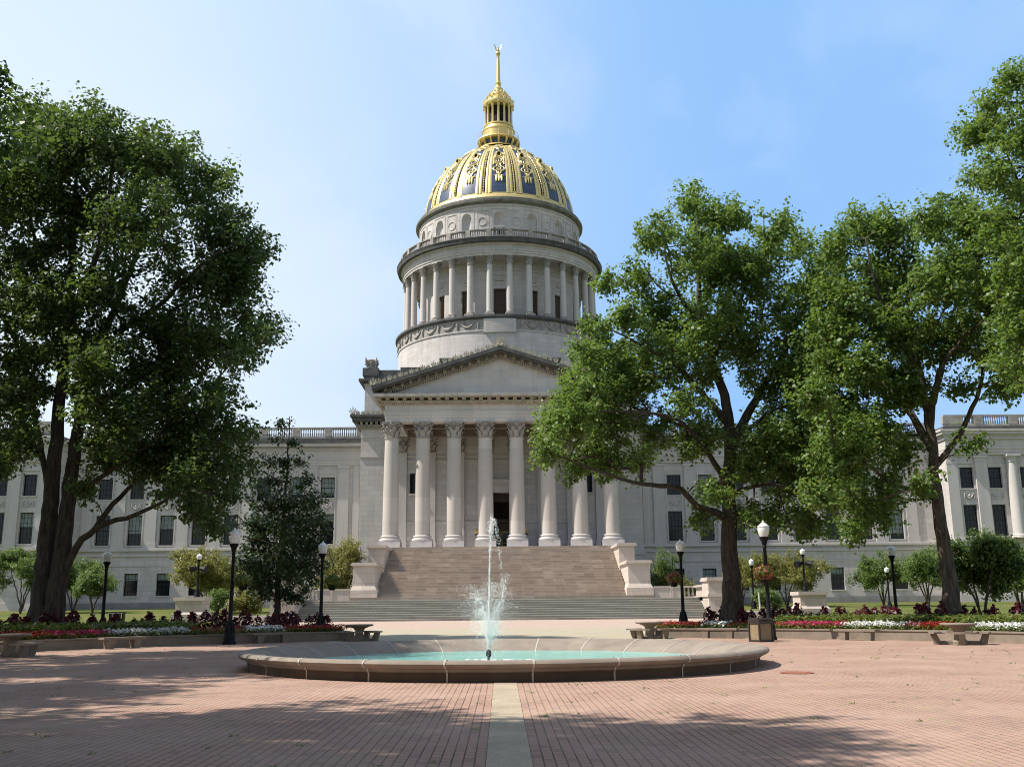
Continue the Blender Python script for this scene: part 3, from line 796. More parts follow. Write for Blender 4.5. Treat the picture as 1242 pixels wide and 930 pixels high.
for s in (-1,1):
    # wing: wall, plinth, ledge, pilasters, cornice, balustrade
    mb = MB(); a, b_ = sorted((s*17.2, s*55.5))
    wall_grid(mb,a,b_,WY,WY+.6,2.35,19.0,[s*x for x in WX],rows)
    mb.box(a,b_,WY+1.2,WY+18,BZ,19.0)
    obj('wing_wall', mb, M_wall, cap)
    mb = MB(); mb.box(a,b_,WY-.18,WY+.6,BZ-.4,2.2); mb.box(a,b_,WY-.1,WY+.6,2.2,2.35); obj('plinth', mb, M_granite, cap)
    mb = MB(); mb.box(a,b_,WY-.16,WY+.001,7.9,8.15); mb.box(a,b_,WY-.3,WY+.001,8.55,8.8); mb.box(a,b_,WY-.2,WY+.001,8.8,8.95)
    mb.box(a,b_,WY-.1,WY+.001,6.7,6.8)
    obj('string_course', mb, M_plain, cap)
    mb = MB()
    for k in range(9):
        x = s*(WX[0]-1.98+3.96*k)
        mb.box(x-.78,x+.78,WY-.2,WY+.001,8.95,9.5); mb.box(x-.68,x+.68,WY-.16,WY+.001,9.5,18.2)
        mb.box(x-.72,x+.72,WY-.2,WY+.001,18.2,18.3); mb.box(x-.68,x+.68,WY-.17,WY+.001,18.3,18.65); mb.box(x-.8,x+.8,WY-.26,WY+.001,18.65,18.95)
        if k == 0: mb.box(x-s*1.6-.4,x-s*1.6+.4,WY-.12,WY+.001,8.95,18.95)
    obj('wing_pilasters', mb, M_plain, cap)
    jb = MB()
    jb.box(-1.05,-.9,-.06,.001,9.25,17.8); jb.box(.9,1.05,-.06,.001,9.25,17.8)
    for k, x0 in enumerate(WX): obj('window_surround', MB_copy(jb), M_plain, cap, loc=(s*x0,WY,0))
    mb = MB(); y1 = WY+18
    for z0,z1,p in [(19.0,19.35,.18),(19.35,19.7,.22),(19.7,19.9,.3),(19.9,20.85,.2)]: mb.box(a,b_,WY-p,y1,z0,z1)
    mb.box(a,b_,WY-.35,y1,20.85,21.05); mb.box(a,b_,WY-.85,y1,21.35,21.75)
    xx = a
    while xx < b_-.1:
        mb.box(xx,xx+.13,WY-.5,WY-.3,21.05,21.3); xx += .26
    mb.box(a,b_,WY-.36,y1,21.05,21.35)
    obj('wing_entablature', mb, M_plain, cap)
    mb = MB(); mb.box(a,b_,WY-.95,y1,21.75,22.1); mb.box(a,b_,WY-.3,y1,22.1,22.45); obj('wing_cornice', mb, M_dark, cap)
    mb = MB(); balustrade(mb,s*17.8,s*54.3,WY-.05,22.45); obj('roof_balustrade', mb, M_mid, cap, smooth=30)
    for k, x in enumerate(WX):
        for row in range(3):
            put_window(row, s*x, WY, rnd.choice([0,0,0.25,0.45,0.6,0.8]) if row else rnd.choice([0,0.3,.5]))
        if sw0 is None:
            sw0 = obj('swag_relief', swag_mb(), M_plain, cap, loc=(s*x,WY-.02,14.0), smooth=40)
        else:
            o = dup(sw0, cap); o.location = Vector((s*x,WY-.02,14.0))-WL[cap.name]
    # end pavilion stands forward
    PY = 120.0; PX = [56.6,60.1,64.0,67.7,71.4]
    a, b_ = sorted((s*54.3, s*80.0))
    prow = [(9.25,12.95,1.65,4,6),(14.95,17.5,1.65,4,4)]
    mb = MB(); wall_grid(mb,a,b_,PY,PY+.6,8.0,19.0,[s*x for x in PX],prow)
    mb.box(a,b_,PY,PY+.6,2.35,8.0); mb.box(a,b_,PY+1.2,PY+25,BZ,19.0)
    xx = sorted((s*54.3,s*55.3)); mb.box(xx[0],xx[1],PY+.6,PY+1.2,2.35,19.0)
    obj('pavilion_wall', mb, M_wall, cap)
    mb = MB(); mb.box(a-.1,b_+.1,PY-.18,PY+24,BZ-.4,2.35); mb.box(a-.1,b_+.1,PY-.25,PY+24,8.5,8.9); obj('pavilion_plinth', mb, M_plain, cap)
    mb = MB()
    mb.box(*sorted((s*54.2,s*55.5)),PY-.1,PY+.001,8.9,18.2)
    x = s*58.35; mb.box(x-.72,x+.72,PY-.25,PY+.001,8.9,18.2); mb.box(x-.78,x+.78,PY-.3,PY+.001,18.2,18.35); mb.box(x-.85,x+.85,PY-.36,PY+.001,18.6,18.95); mb.box(x-.72,x+.72,PY-.27,PY+.001,18.35,18.6)
    mb.box(*sorted((s*54.2,s*57.4)),PY-.12,PY+.001,17.95,18.15)
    obj('pavilion_pilasters', mb, M_plain, cap)
    cmb = MB(); cmb.lathe(shaft_profile(.72,.62,8.6),20,cap=True); cmb.lathe([(.66,8.6),(.7,8.7),(.62,8.75),(.64,9.1),(.78,9.3)],20); cmb.box(-.82,.82,-.82,.82,9.3,9.55)
    cmb.lathe([(.9,-.45),(.92,-.3),(.8,-.2),(.84,-.1),(.72,0)],20); cmb.box(-.95,.95,-.95,.95,-.5,-.45)
    c1 = obj('engaged_column', cmb, M_plain, cap, loc=(s*62.05,PY-.35,9.4), smooth=40)
    for x in (65.85,69.6):
        c = dup(c1, cap); c.location.x = s*x
    mb = MB()
    for z0,z1,p in [(19.0,19.35,.3),(19.35,19.7,.4),(19.7,19.9,.5),(19.9,20.85,.4)]: mb.box(a-p*.3,b_+p*.3,PY-p,PY+24,z0,z1)
    mb.box(a-.3,b_+.3,PY-.6,PY+24,20.85,21.2); mb.box(a-.7,b_+.7,PY-1.0,PY+24.4,21.45,21.8); mb.box(a-.4,b_+.4,PY-.7,PY+24,21.2,21.45)
    mb.box(a-.85,b_+.85,PY-1.15,PY+24.5,21.8,22.05)
    obj('pavilion_entablature', mb, M_plain, cap)
    mb = MB(); mb.box(a-.2,b_+.2,PY-.45,PY+24,22.05,22.5); obj('pavilion_cornice', mb, M_dark, cap)
    mb = MB(); balustrade(mb,s*54.3,s*80,PY-.2,22.5,bays=4.28,post=1.1)
    aa, bb = sorted((s*54.15,s*56.6)); mb.box(aa,bb,PY-.47,PY+.1,22.8,23.72)
    obj('pavilion_balustrade', mb, M_mid, cap, smooth=30)
    for k, x in enumerate(PX[:3]):
        for row in (1,2):
            put_window(row, s*x, PY, rnd.choice([0,0,.45]))
        o = dup(sw0, cap); o.location = Vector((s*x,PY-.02,14.0))-WL[cap.name]
# two small dark windows inside the portico wall
for s in (-1,1):
    for x in (COLX[0]+1.77,):
        o = make_window(1.15,2.5,2,3,(s*abs(x),121.9,15.0))

# drum ------------------------------------------------------
DX, DYC = 0.0, 148.0
def ring(mb, prof, n=128): mb.lathe(prof, n, DX, DYC)
mb = MB(); ring(mb,[(15.55,30.8),(15.55,33.0),(15.5,38.55),(15.62,38.6),(15.62,38.75)]); obj('drum_base', mb, M_drum, cap, smooth=40)
mb = MB(); ring(mb,[(15.62,38.75),(15.5,38.8),(15.5,40.25),(15.62,40.3)]); 
for k in range(32):
    a0 = k*2*PI/32+PI/32-PI/2
    pts = []; rr = []
    for u in np.linspace(0,1,11):
        a = a0+(u-.5)*2*PI/32*.7; z = 39.95-.75*math.sin(PI*u)
        pts.append((15.56*math.cos(a),DYC+15.56*math.sin(a),z)); rr.append(.06+.1*math.sin(PI*u))
    if k not in (31,0): mb.tube(pts,rr,6)
    a = k*2*PI/32-PI/2
    if k != 0:
        mb.tube([(15.56*math.cos(a),DYC+15.56*math.sin(a),z) for z in (39.0,39.4,39.8,40.1)],[.08,.16,.2,.1],6)
    for q in (-.35,.35):
        a2 = a+q*2*PI/32
        mb.blob((15.56*math.cos(a2),DYC+15.56*math.sin(a2),39.95),.15,6,4)
obj('festoon_frieze', mb, M_mid, cap, smooth=40)
# the inscribed tablet on the front of the frieze
mb = MB(); n = 8; hw = .143
for (r0, r1, z0, z1, w_) in ((15.45,15.82,38.35,40.3,hw),):
    vs = []
    for i in range(n+1):
        a = -PI/2-w_+2*w_*i/n
        for r in (r0,r1):
            for z in (z0,z1): vs.append((r*math.cos(a),DYC+r*math.sin(a),z))
    fs = []
    for i in range(n):
        o = 4*i
        fs += [(o+2,o+6,o+7,o+3),(o+3,o+7,o+5,o+1),(o,o+4,o+6,o+2)]
    fs += [(0,2,3,1),(4*n,4*n+1,4*n+3,4*n+2)]
    mb.add(vs,fs)
tabo = obj('stone_tablet', mb, M_plain, cap)
mb = MB()
rl = random.Random(3)
for row in range(5):
    z = 40.0-.33*row; a = -PI/2-hw*.86
    while a < -PI/2+hw*.86:
        l = rl.uniform(.004,.012); 
        mb.tube([(15.825*math.cos(a),DYC+15.825*math.sin(a),z),(15.825*math.cos(a+l),DYC+15.825*math.sin(a+l),z)],.028,3); a += l+.006
obj('worn_carved_lines', mb, simple('carved_line_shadow',(0.36,0.33,0.30),0.9,var=0.2), tabo)
mb = MB(); ring(mb,[(15.62,40.3),(15.75,40.4),(15.95,40.55),(15.95,40.85),(15.6,40.95),(15.2,41.0),(12.4,41.0)]); obj('stylobate_ring', mb, M_dark, cap, smooth=40)
# colonnade wall with tall grilled openings
WR = 12.3
mb = MB()
hw = .072
for k in range(16):
    ac = -PI/2+k*2*PI/16
    a0 = ac+hw; a1 = ac+2*PI/16-hw
    mb.lathe([(WR,41.0),(WR,49.9)],10,DX,DYC,a0,a1)
    mb.lathe([(WR,45.7),(WR,49.9)],3,DX,DYC,ac-hw,ac+hw)
    for sg in (-1,1):
        a = ac+sg*hw; p0 = (WR*math.cos(a),DYC+WR*math.sin(a)); p1 = ((WR-.5)*math.cos(a),DYC+(WR-.5)*math.sin(a))
        mb.add([(p0[0],p0[1],41),(p1[0],p1[1],41),(p1[0],p1[1],45.7),(p0[0],p0[1],45.7)],[(0,1,2,3)])
    mb.lathe([(WR-.5,45.7),(WR,45.7)],3,DX,DYC,ac-hw,ac+hw)
    # sunk panel over the opening, ring moulding
    for q in range(2):
        mb.lathe([(WR+.001,46.3+q*1.3),(WR+.07,46.32+q*1.3),(WR+.07,46.4+q*1.3),(WR+.001,46.42+q*1.3)],3,DX,DYC,ac-hw*1.1,ac+hw*1.1)
    for q in range(3):
        mb.blob(((WR+.02)*math.cos(ac+(q-1)*.035),DYC+(WR+.02)*math.sin(ac+(q-1)*.035),47.05),.28,8,4)
mb.lathe([(WR+.001,48.4),(WR+.12,48.45),(WR+.12,48.7),(WR+.001,48.75)],96,DX,DYC)
obj('drum_wall', mb, M_drum, cap, smooth=30)
gmb = MB(); W2 = (WR-.45)*math.sin(hw)
gmb.box(-W2,-W2+.12,-.05,.05,0,4.7); gmb.box(W2-.12,W2,-.05,.05,0,4.7); gmb.box(-W2+.12,W2-.12,-.05,.05,4.55,4.7)
for i in range(1,7): gmb.box(-W2+2*W2*i/7-.025,-W2+2*W2*i/7+.025,-.03,.03,0,4.55)
for j in range(1,18): gmb.box(-W2+.12,W2-.12,-.025,.028,j*.26-.03,j*.26+.03)
for i in range(7):
    for j in range(17): gmb.box(-W2+2*W2*(i+.5)/7-.07,-W2+2*W2*(i+.5)/7+.07,-.04,.04,j*.26+.07,j*.26+.2)
g0 = obj('grille', gmb, M_bronze, cap, loc=(0,DYC-(WR-.4),41.0))
bk = MB(); bk.box(-W2-.1,W2+.1,.08,.14,0,4.7); obj('backing', bk, M_deep, g0, loc=WL[g0.name])
for k in range(1,16):
    o = dup(g0, cap); a = k*2*PI/16
    o.location = Vector(((WR-.4)*math.sin(a),DYC-(WR-.4)*math.cos(a),41.0))-WL[cap.name]; o.rotation_euler.z = a
# colonnade
CRr = 14.35
sh = MB(); sh.lathe(shaft_profile(.47,.40,6.9),16); 
dc = obj('drum_column', sh, M_plain, cap, loc=(CRr*math.sin(PI/32),DYC-CRr*math.cos(PI/32),41.75), rz=PI/32, smooth=40)
bs = MB(); bs.box(-.68,.68,-.68,.68,-.75,-.38); bs.lathe([(.66,-.38),(.68,-.28),(.56,-.2),(.6,-.1),(.47,0)],16)
obj('base', bs, M_mid, dc, loc=WL[dc.name], smooth=40)
obj('capital', capital_mb(.43,1.25), M_mid, dc, loc=WL[dc.name]+Vector((0,0,6.9)), smooth=35)
for k in range(1,32):
    o = dup(dc, cap); a = PI/32+k*2*PI/32
    o.location = Vector((CRr*math.sin(a),DYC-CRr*math.cos(a),41.75))-WL[cap.name]; o.rotation_euler.z = a
mb = MB(); ring(mb,[(12.3,49.88),(13.7,49.88),(13.7,49.9),(14.85,49.9),(14.85,50.2),(14.95,50.22),(14.95,50.5),(15.05,50.55),(15.0,50.62),(14.9,51.35),(15.1,51.42),(15.25,51.6)]); obj('drum_entablature', mb, M_drum, cap, smooth=30)
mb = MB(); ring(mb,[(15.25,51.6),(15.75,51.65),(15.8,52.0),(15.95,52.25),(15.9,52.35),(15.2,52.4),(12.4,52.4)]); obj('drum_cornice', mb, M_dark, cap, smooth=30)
# balustrade ring
mb = MB(); BRr = 15.15
mb.lathe([(BRr-.2,52.4),(BRr+.2,52.4),(BRr+.2,52.62),(BRr-.2,52.62)],128,DX,DYC); mb.lathe([(BRr-.22,53.45),(BRr+.22,53.45),(BRr+.24,53.6),(BRr-.22,53.68),(BRr-.22,53.45)],128,DX,DYC)
for k in range(32):
    a = PI/32+k*2*PI/32-PI/2
    for q in range(1):
        c, s_ = math.cos(a), math.sin(a); M = Matrix.Translation((BRr*c,DYC+BRr*s_,0)) @ Matrix.Rotation(a+PI/2,4,'Z')
        t_ = MB(); t_.box(-.33,.33,-.27,.27,52.45,53.6); mb.merge(t_,M)
    for j in range(8):
        aa = a+(j+1.0)/(9)*2*PI/32
        mb.lathe([(.07,52.62),(.1,52.8),(.06,53.05),(.06,53.2),(.09,53.35),(.07,53.45)],6,BRr*math.cos(aa),DYC+BRr*math.sin(aa))
obj('drum_balustrade', mb, M_mid, cap, smooth=30)
# attic storey with niches
AR = 12.5
mb = MB(); nh = .062
zn0, zn1 = 54.0, 56.6
for k in range(16):
    ac = -PI/2+k*2*PI/16
    mb.lathe([(AR,52.4),(AR,59.2)],10,DX,DYC,ac+nh,ac+2*PI/16-nh)
    # wall above arch as strips, and the niche itself
    ns = 8
    for i in range(ns):
        u0, u1 = -1+2*i/ns, -1+2*(i+1)/ns
        z0 = zn1+.78*math.sqrt(max(0,1-u0*u0)); z1 = zn1+.78*math.sqrt(max(0,1-u1*u1))
        A0, A1 = ac+u0*nh, ac+u1*nh
        P = lambda a,r,z: (r*math.cos(a),DYC+r*math.sin(a),z)
        mb.add([P(A0,AR,z0),P(A1,AR,z1),P(A1,AR,59.2),P(A0,AR,59.2)],[(0,1,2,3)])
        mb.add([P(A0,AR-.6*math.sqrt(1-u0*u0*.98),53.2),P(A1,AR-.6*math.sqrt(1-u1*u1*.98),53.2),P(A1,AR-.6*math.sqrt(1-u1*u1*.98),zn1+.05),P(A0,AR-.6*math.sqrt(1-u0*u0*.98),zn1+.05)],[(0,1,2,3)])
        mb.add([P(A0,AR-.6*math.sqrt(1-u0*u0*.98),zn1+.05),P(A1,AR-.6*math.sqrt(1-u1*u1*.98),zn1+.05),P(A1,AR,z1),P(A0,AR,z0)],[(0,1,2,3)])
    for (w0, za, zb) in ((nh*1.45,53.3,57.75),):
        for sg in (-1,1):
            a = ac+sg*w0
            mb.lathe([(AR+.001,za),(AR+.06,za),(AR+.06,zb),(AR+.001,zb)],1,DX,DYC,a-.004,a+.004)
        mb.lathe([(AR+.001,zb),(AR+.06,zb),(AR+.06,zb+.1),(AR+.001,zb+.1)],6,DX,DYC,ac-w0,ac+w0)
    am = ac+PI/16
    for sg in (-1,1):
        a = am+sg*.065; mb.lathe([(AR+.001,53.6),(AR+.07,53.6),(AR+.07,57.6),(AR+.001,57.6)],1,DX,DYC,a-.004,a+.004)
    mb.lathe([(AR+.001,57.5),(AR+.07,57.5),(AR+.07,57.6),(AR+.001,57.6)],5,DX,DYC,am-.065,am+.065)
    pts = [((AR+.02)*math.cos(am+.05*math.cos(q)),DYC+(AR+.02)*math.sin(am+.05*math.cos(q)),55.9+.62*math.sin(q)) for q in np.linspace(0,2*PI,17)]
    mb.tube(pts,.07,5)
    mb.tube([((AR+.02)*math.cos(am+u*.05),DYC+(AR+.02)*math.sin(am+u*.05),54.9-.3*math.cos(u*1.5)) for u in np.linspace(-1,1,7)],.09,5)
mb.lathe([(AR,58.2),(AR+.12,58.25),(AR+.12,58.4),(AR,58.45)],96,DX,DYC)
obj('dome_attic', mb, M_drum, cap, smooth=30)
mb = MB(); mb.box(-.55,.55,-.15,.15,0,1.9); mb.box(-.75,.75,-.22,.2,1.9,2.1)
ao = obj('roof_access_door', mb, M_plain, cap, loc=(0,DYC-AR+.1,53.0))
mb = MB(); mb.box(-.32,.32,-.2,-.15,.2,1.6); obj('pane', mb, M_glass, ao, loc=WL[ao.name])
mb = MB(); ring(mb,[(12.55,58.6),(12.75,58.7),(13.05,58.85),(13.1,59.15),(12.9,59.25),(12.9,59.5),(12.3,59.6),(11.6,59.65)]); obj('dome_ring', mb, simple('stained_dome_ring',(0.17,0.165,0.145),0.85,var=0.5,scale=1.2), cap, smooth=30)

# gilded dome ----------------------------------------------
Z0, Z1 = 59.6, 72.75
def dome_r(z):
    u = min(1,(z-Z0)/13.2)
    return 11.8*max(0,1-u**1.85)**(1/1.85)
def dpt(a, z, off=0.0):
    r = dome_r(z)+off
    return Vector((DX+r*math.sin(a), DYC-r*math.cos(a), z))
def dnorm(a, z):
    e = .05; s_ = (dome_r(z+e)-dome_r(z-e))/(2*e)
    n = Vector((math.sin(a),-math.cos(a),-s_)); return n.normalized()
zs = [Z0+ (Z1-Z0)*math.sin(i/22*PI/2) for i in range(23)]
mb = MB(); ring(mb,[(dome_r(z),z) for z in zs],128); obj('dome_shell', mb, M_gold, cap, smooth=60)
mb = MB(); ring(mb,[(11.9,59.5),(12.0,59.6),(11.98,60.25),(11.85,60.4),(11.7,60.6)]); obj('gilded_base_band', mb, M_goldpale, cap, smooth=40)
def dome_strip(mb, f0, f1, z0, z1, off0, off1=None, n=18):
    """a strip on the dome between half-angles f0..f1 (functions of height 0..1), raised by off"""
    vs = []; k = 5
    for i in range(n+1):
        u = i/n; z = z0+(z1-z0)*(math.sin(u*PI/2)*.7+.3*u)
        a, b = f0(u), f1(u)
        for j in range(k): 
            aa = a+(b-a)*j/(k-1)
            o = off0 if (j in (0,k-1)) else (off1 if off1 is not None else off0)
            vs.append(dpt(aa,z)+dnorm(aa,z)*o)
    fs = [(i*k+j,i*k+j+1,(i+1)*k+j+1,(i+1)*k+j) for i in range(n) for j in range(k-1)]
    mb.add(vs,fs)
PH = R(5.35)
cen = Vector((DX,DYC,0))
def local(mb): mb.v = [(x-DX,y-DYC,z-Z0) for x,y,z in mb.v]; return mb
mb = MB(); dome_strip(mb,lambda u:-PH,lambda u:PH,60.75,72.0,.03,.04)
pan = obj('blue_panel', local(mb), M_blue, cap, loc=(DX,DYC,Z0), smooth=60)
# gilded ornament on the panel: bands, scroll circle, quatrefoil, pendant
def circ(mb, zc, rz, ra, rad, n=20, lob=0, amp=0.0, off=.1):
    pts = []
    for q in range(n+1):
        th = 2*PI*q/n; k = 1+amp*math.cos(lob*th)
        z = zc+rz*k*math.sin(th); a = ra*k*math.cos(th)*11.0/max(3,dome_r(zc))
        pts.append(dpt(a,z)+dnorm(a,z)*off)
    mb.tube(pts,rad,5,cap=False)
mb = MB()
A = .068
circ(mb,66.6,.78,A,.12); circ(mb,66.6,.42,A*.55,.09)
circ(mb,64.8,.85,A*.86,.12,28,4,.25); circ(mb,64.8,.3,A*.35,.1)
circ(mb,68.0,.6,A*.8,.12,24,3,.2); circ(mb,70.0,.4,A*.8,.12,24,4,.2); circ(mb,71.0,.3,A*.7,.1,16,3,.2)
for q in (-1,0,1): mb.tube([dpt(q*.035,z)+dnorm(q*.035,z)*.08 for z in (63.5,63.1,62.5)],[.16,.2,.1],5)
mb.tube([dpt(a,63.55)+dnorm(a,63.55)*.08 for a in (-.07,-.03,0,.03,.07)],[.1,.17,.14,.17,.1],5)
for sg in (-1,1):
    mb.tube([dpt(sg*.075,z)+dnorm(sg*.07,z)*.08 for z in (65.7,66.1,66.5,67.2,67.8)],[.08,.14,.1,.13,.08],5)
mb.tube([dpt(0,z)+dnorm(0,z)*.05 for z in np.linspace(62.6,71.2,20)],.06,4)
obj('gilded_ornament', local(mb), M_goldpale, pan, loc=(DX,DYC,Z0), smooth=50)
# lucarne near the top of each panel
mb = MB()
zl = 67.7; c_ = dpt(0,zl); nn = Vector((0,-1,.25)).normalized()
for (rr, yy) in ((.52,.0),):
    pts = [c_+Vector((.34*math.cos(q),-.06,.35+.4*math.sin(q))) for q in np.linspace(0,2*PI,15)]
    mb.tube(pts,.11,5,cap=False)
    vs = [c_+Vector((.4*math.cos(q),-.1,.35+.46*math.sin(q))) for q in np.linspace(0,2*PI,13)[:-1]]; vs2 = [v+Vector((0,1.6,.0)) for v in vs]
    mb.add(vs+vs2,[(i,(i+1)%12,(i+1)%12+12,i+12) for i in range(12)])
lum = obj('lucarne', local(mb), M_gold, pan, loc=(DX,DYC,Z0), smooth=50)
# rib pair with a beaded dark groove between two panels
RH = PI/16-PH
mb = MB()
dome_strip(mb,lambda u:PI/16-RH,lambda u:PI/16-RH*.62,60.55,72.2,.05,.09)
dome_strip(mb,lambda u:PI/16-RH*.55,lambda u:PI/16-RH*.24,60.55,72.2,.03,.06)
dome_strip(mb,lambda u:PI/16+RH*.24,lambda u:PI/16+RH*.55,60.55,72.2,.03,.06)
dome_strip(mb,lambda u:PI/16+RH*.62,lambda u:PI/16+RH,60.55,72.2,.05,.09)
rib = obj('dome_rib', local(mb), M_goldpale, cap, loc=(DX,DYC,Z0), smooth=60)
mb = MB(); dome_strip(mb,lambda u:PI/16-RH*.2,lambda u:PI/16+RH*.2,60.9,69.2,.02,.02); gv = obj('dark_groove', local(mb), M_deep, rib, loc=(DX,DYC,Z0))
mb = MB()
for i in range(22):
    z = 61.0+8.0*(i/21)**.9
    p = dpt(PI/16,z)+dnorm(PI/16,z)*.06; mb.blob(p,.13,6,4)
mb.tube([dpt(PI/16,z)+dnorm(PI/16,z)*.05 for z in np.linspace(60.95,69.05,24)],.05,4)
obj('bead_string', local(mb), M_goldpale, rib, loc=(DX,DYC,Z0), smooth=50)
for k in range(1,16):
    for src in (pan,rib):
        o = dup(src, cap); o.rotation_euler.z = k*2*PI/16

# lantern ----------------------------------------------------
lan = MB(); LT = 73.2
def ring2(mb, prof, n=48): mb.lathe(prof, n, DX, DYC)
ring2(lan,[(3.5,72.4),(3.2,72.8),(2.75,73.0),(2.75,73.75),(3.3,73.85),(3.45,74.05),(3.35,74.25),(2.75,74.4),(2.55,74.5),(2.55,75.8),(2.65,75.85),(2.65,76.0),(2.4,76.3),(2.3,76.6),(2.4,76.65),(2.4,76.85),(1.2,76.9)])
for k in range(16):
    a = k*2*PI/16; c,s_ = math.cos(a),math.sin(a)
    lan.tube([(2.85*c,DYC+2.85*s_,73.0),(3.2*c,DYC+3.2*s_,73.4),(3.3*c,DYC+3.3*s_,73.85)],[.16,.2,.16],5)
lo = obj('lantern', lan, M_gold, cap, smooth=40)
mb = MB(); ring2(mb,[(2.85,73.05),(2.85,73.7)]); 
obj('lantern_dark_band', mb, M_blue, lo)
mb = MB(); ring2(mb,[(1.55,76.85),(1.55,80.3)]); obj('lantern_core', mb, M_deep, lo)
mb = MB()
for k in range(24):
    a = k*2*PI/24; mb.tube([(3.2*math.cos(a),DYC+3.2*math.sin(a),74.2),(3.2*math.cos(a),DYC+3.2*math.sin(a),75.3)],.025,4)
for z in (74.75,75.3): mb.tube([(3.2*math.cos(a),DYC+3.2*math.sin(a),z) for a in np.linspace(0,2*PI,49)],.025,4,cap=False)
obj('lantern_railing', mb, M_goldpale, lo)
cm = MB(); cm.lathe([(.24,0),(.26,.15),(.19,.2),(.165,2.9),(.22,3.0),(.28,3.3)],10)
lc = obj('lantern_column', cm, M_goldpale, lo, loc=(0,DYC-2.12,76.85), smooth=40)
for k in range(1,14):
    o = dup(lc, lo); a = k*2*PI/14; o.location = Vector((2.12*math.sin(a),DYC-2.12*math.cos(a),76.85))-WL[lo.name]
mb = MB()
ring2(mb,[(1.5,80.1),(2.35,80.15),(2.45,80.4),(2.55,80.6),(2.5,80.9),(2.0,81.0),(1.9,81.2),(1.85,81.6),(1.6,81.9),(1.35,82.1),(1.4,82.5),(1.2,82.9),(.85,83.1),(.75,83.3),(.8,83.6),(.55,83.9),(.38,84.3),(.5,84.5),(.5,84.75),(.36,84.9),(.34,85.3),(.25,89.0),(.22,89.6),(.28,89.7),(.2,89.8)])
for k in range(14):
    a = (k+.5)*2*PI/14; c,s_ = math.cos(a),math.sin(a)
    mb.blob((2.3*c,DYC+2.3*s_,81.1),.3,6,4,(1,1,1.3)); mb.blob((1.8*c,DYC+1.8*s_,82.0),.25,6,4)
    mb.blob((2.45*c,DYC+2.45*s_,80.3),.2,6,4); mb.blob((1.25*c,DYC+1.25*s_,82.8),.2,6,4)
obj('spire', mb, M_gold, lo, smooth=40)
mb = MB(); mb.blob((0,DYC,90.1),.38,12,8)
mb.blob((0,DYC,90.75),.2,8,6,(1,1,1.6)); mb.blob((0,DYC-.15,91.1),.12,8,5)
for s in (-1,1):
    vs = []
    prof = [(.08,90.55,.1),(.35,90.75,.12),(.55,91.2,.1),(.62,91.6,.07),(.6,91.75,.02)]
    lead = [(s*x,DYC-.06,z) for x,z,_ in prof]; trail = [(s*(x-.16 if i>1 else x*.6),DYC+.06,z+.12) for i,(x,z,_) in enumerate(prof)]
    back = [(s*x,DYC+.12,z) for x,z,_ in prof]
    n = len(prof); mb.add(lead+trail+back,[(i,i+1,n+i+1,n+i) for i in range(n-1)]+[(n+i,n+i+1,2*n+i+1,2*n+i) for i in range(n-1)]+[(2*n+i,2*n+i+1,i+1,i) for i in range(n-1)])
obj('eagle_finial', mb, M_goldpale, lo, smooth=50)

# ------------------------------------------------------------------ the grand steps
stc = thing('grand_staircase', 'broad stone staircase climbing to the portico between stepped pedestals', 'staircase', (0,90,.3))
NL = 9; zl0 = .33; zl1 = 2.17
mb = MB(); rl_ = .5
for i in range(NL):
    z1 = zl0+(zl1-zl0)*(i+1)/NL; mb.box(-18.3,18.3,90.2+i*rl_+.1,90.2+(i+1)*rl_+.15, z1-.23 if i else 0, z1-.075); mb.box(-18.3,18.3,90.2+i*rl_-.02,90.2+(i+1)*rl_+.049 if i < NL-1 else 97.05, z1-.06, z1)
mb.box(-18.3,18.3,90.25,97,0,zl0+.1)
for i in range(1,NL): mb.box(-18.3,18.3,90.2+(i+.5)*rl_,97,zl0+(zl1-zl0)*(i)/NL-.1,zl0+(zl1-zl0)*(i+1)/NL-.17)
obj('lower_flight', mb, M_stepL, stc)
NU = 20; mb = MB(); ru = .655; y0 = 97.0
for i in range(NU):
    z0 = zl1+(ZF-zl1)*i/NU; z1 = zl1+(ZF-zl1)*(i+1)/NU
    hw_ = 12.1 if i > 2 else 13.9-.3*i
    if i == 0: hw_ = 14.4
    yf = y0+i*ru if i else y0-.9; mb.box(-hw_,hw_,yf+.05,y0+(i+1.5)*ru,z0-.15,z1-.04); mb.box(-hw_,hw_,yf,y0+(i+1)*ru+.049,z1-.04,z1)
obj('upper_flight', mb, M_stepU, stc)
mb = MB(); mb.box(-12.0,12.0,97.8,110.0,1,2.0); obj('core', mb, M_stepU, stc)
M_cheek = stone('pale_pink_pedestal_stone',(0.54,0.47,0.41),bw=1.25,rh=.95,stain=0.3,ms=.012)
ch = MB()
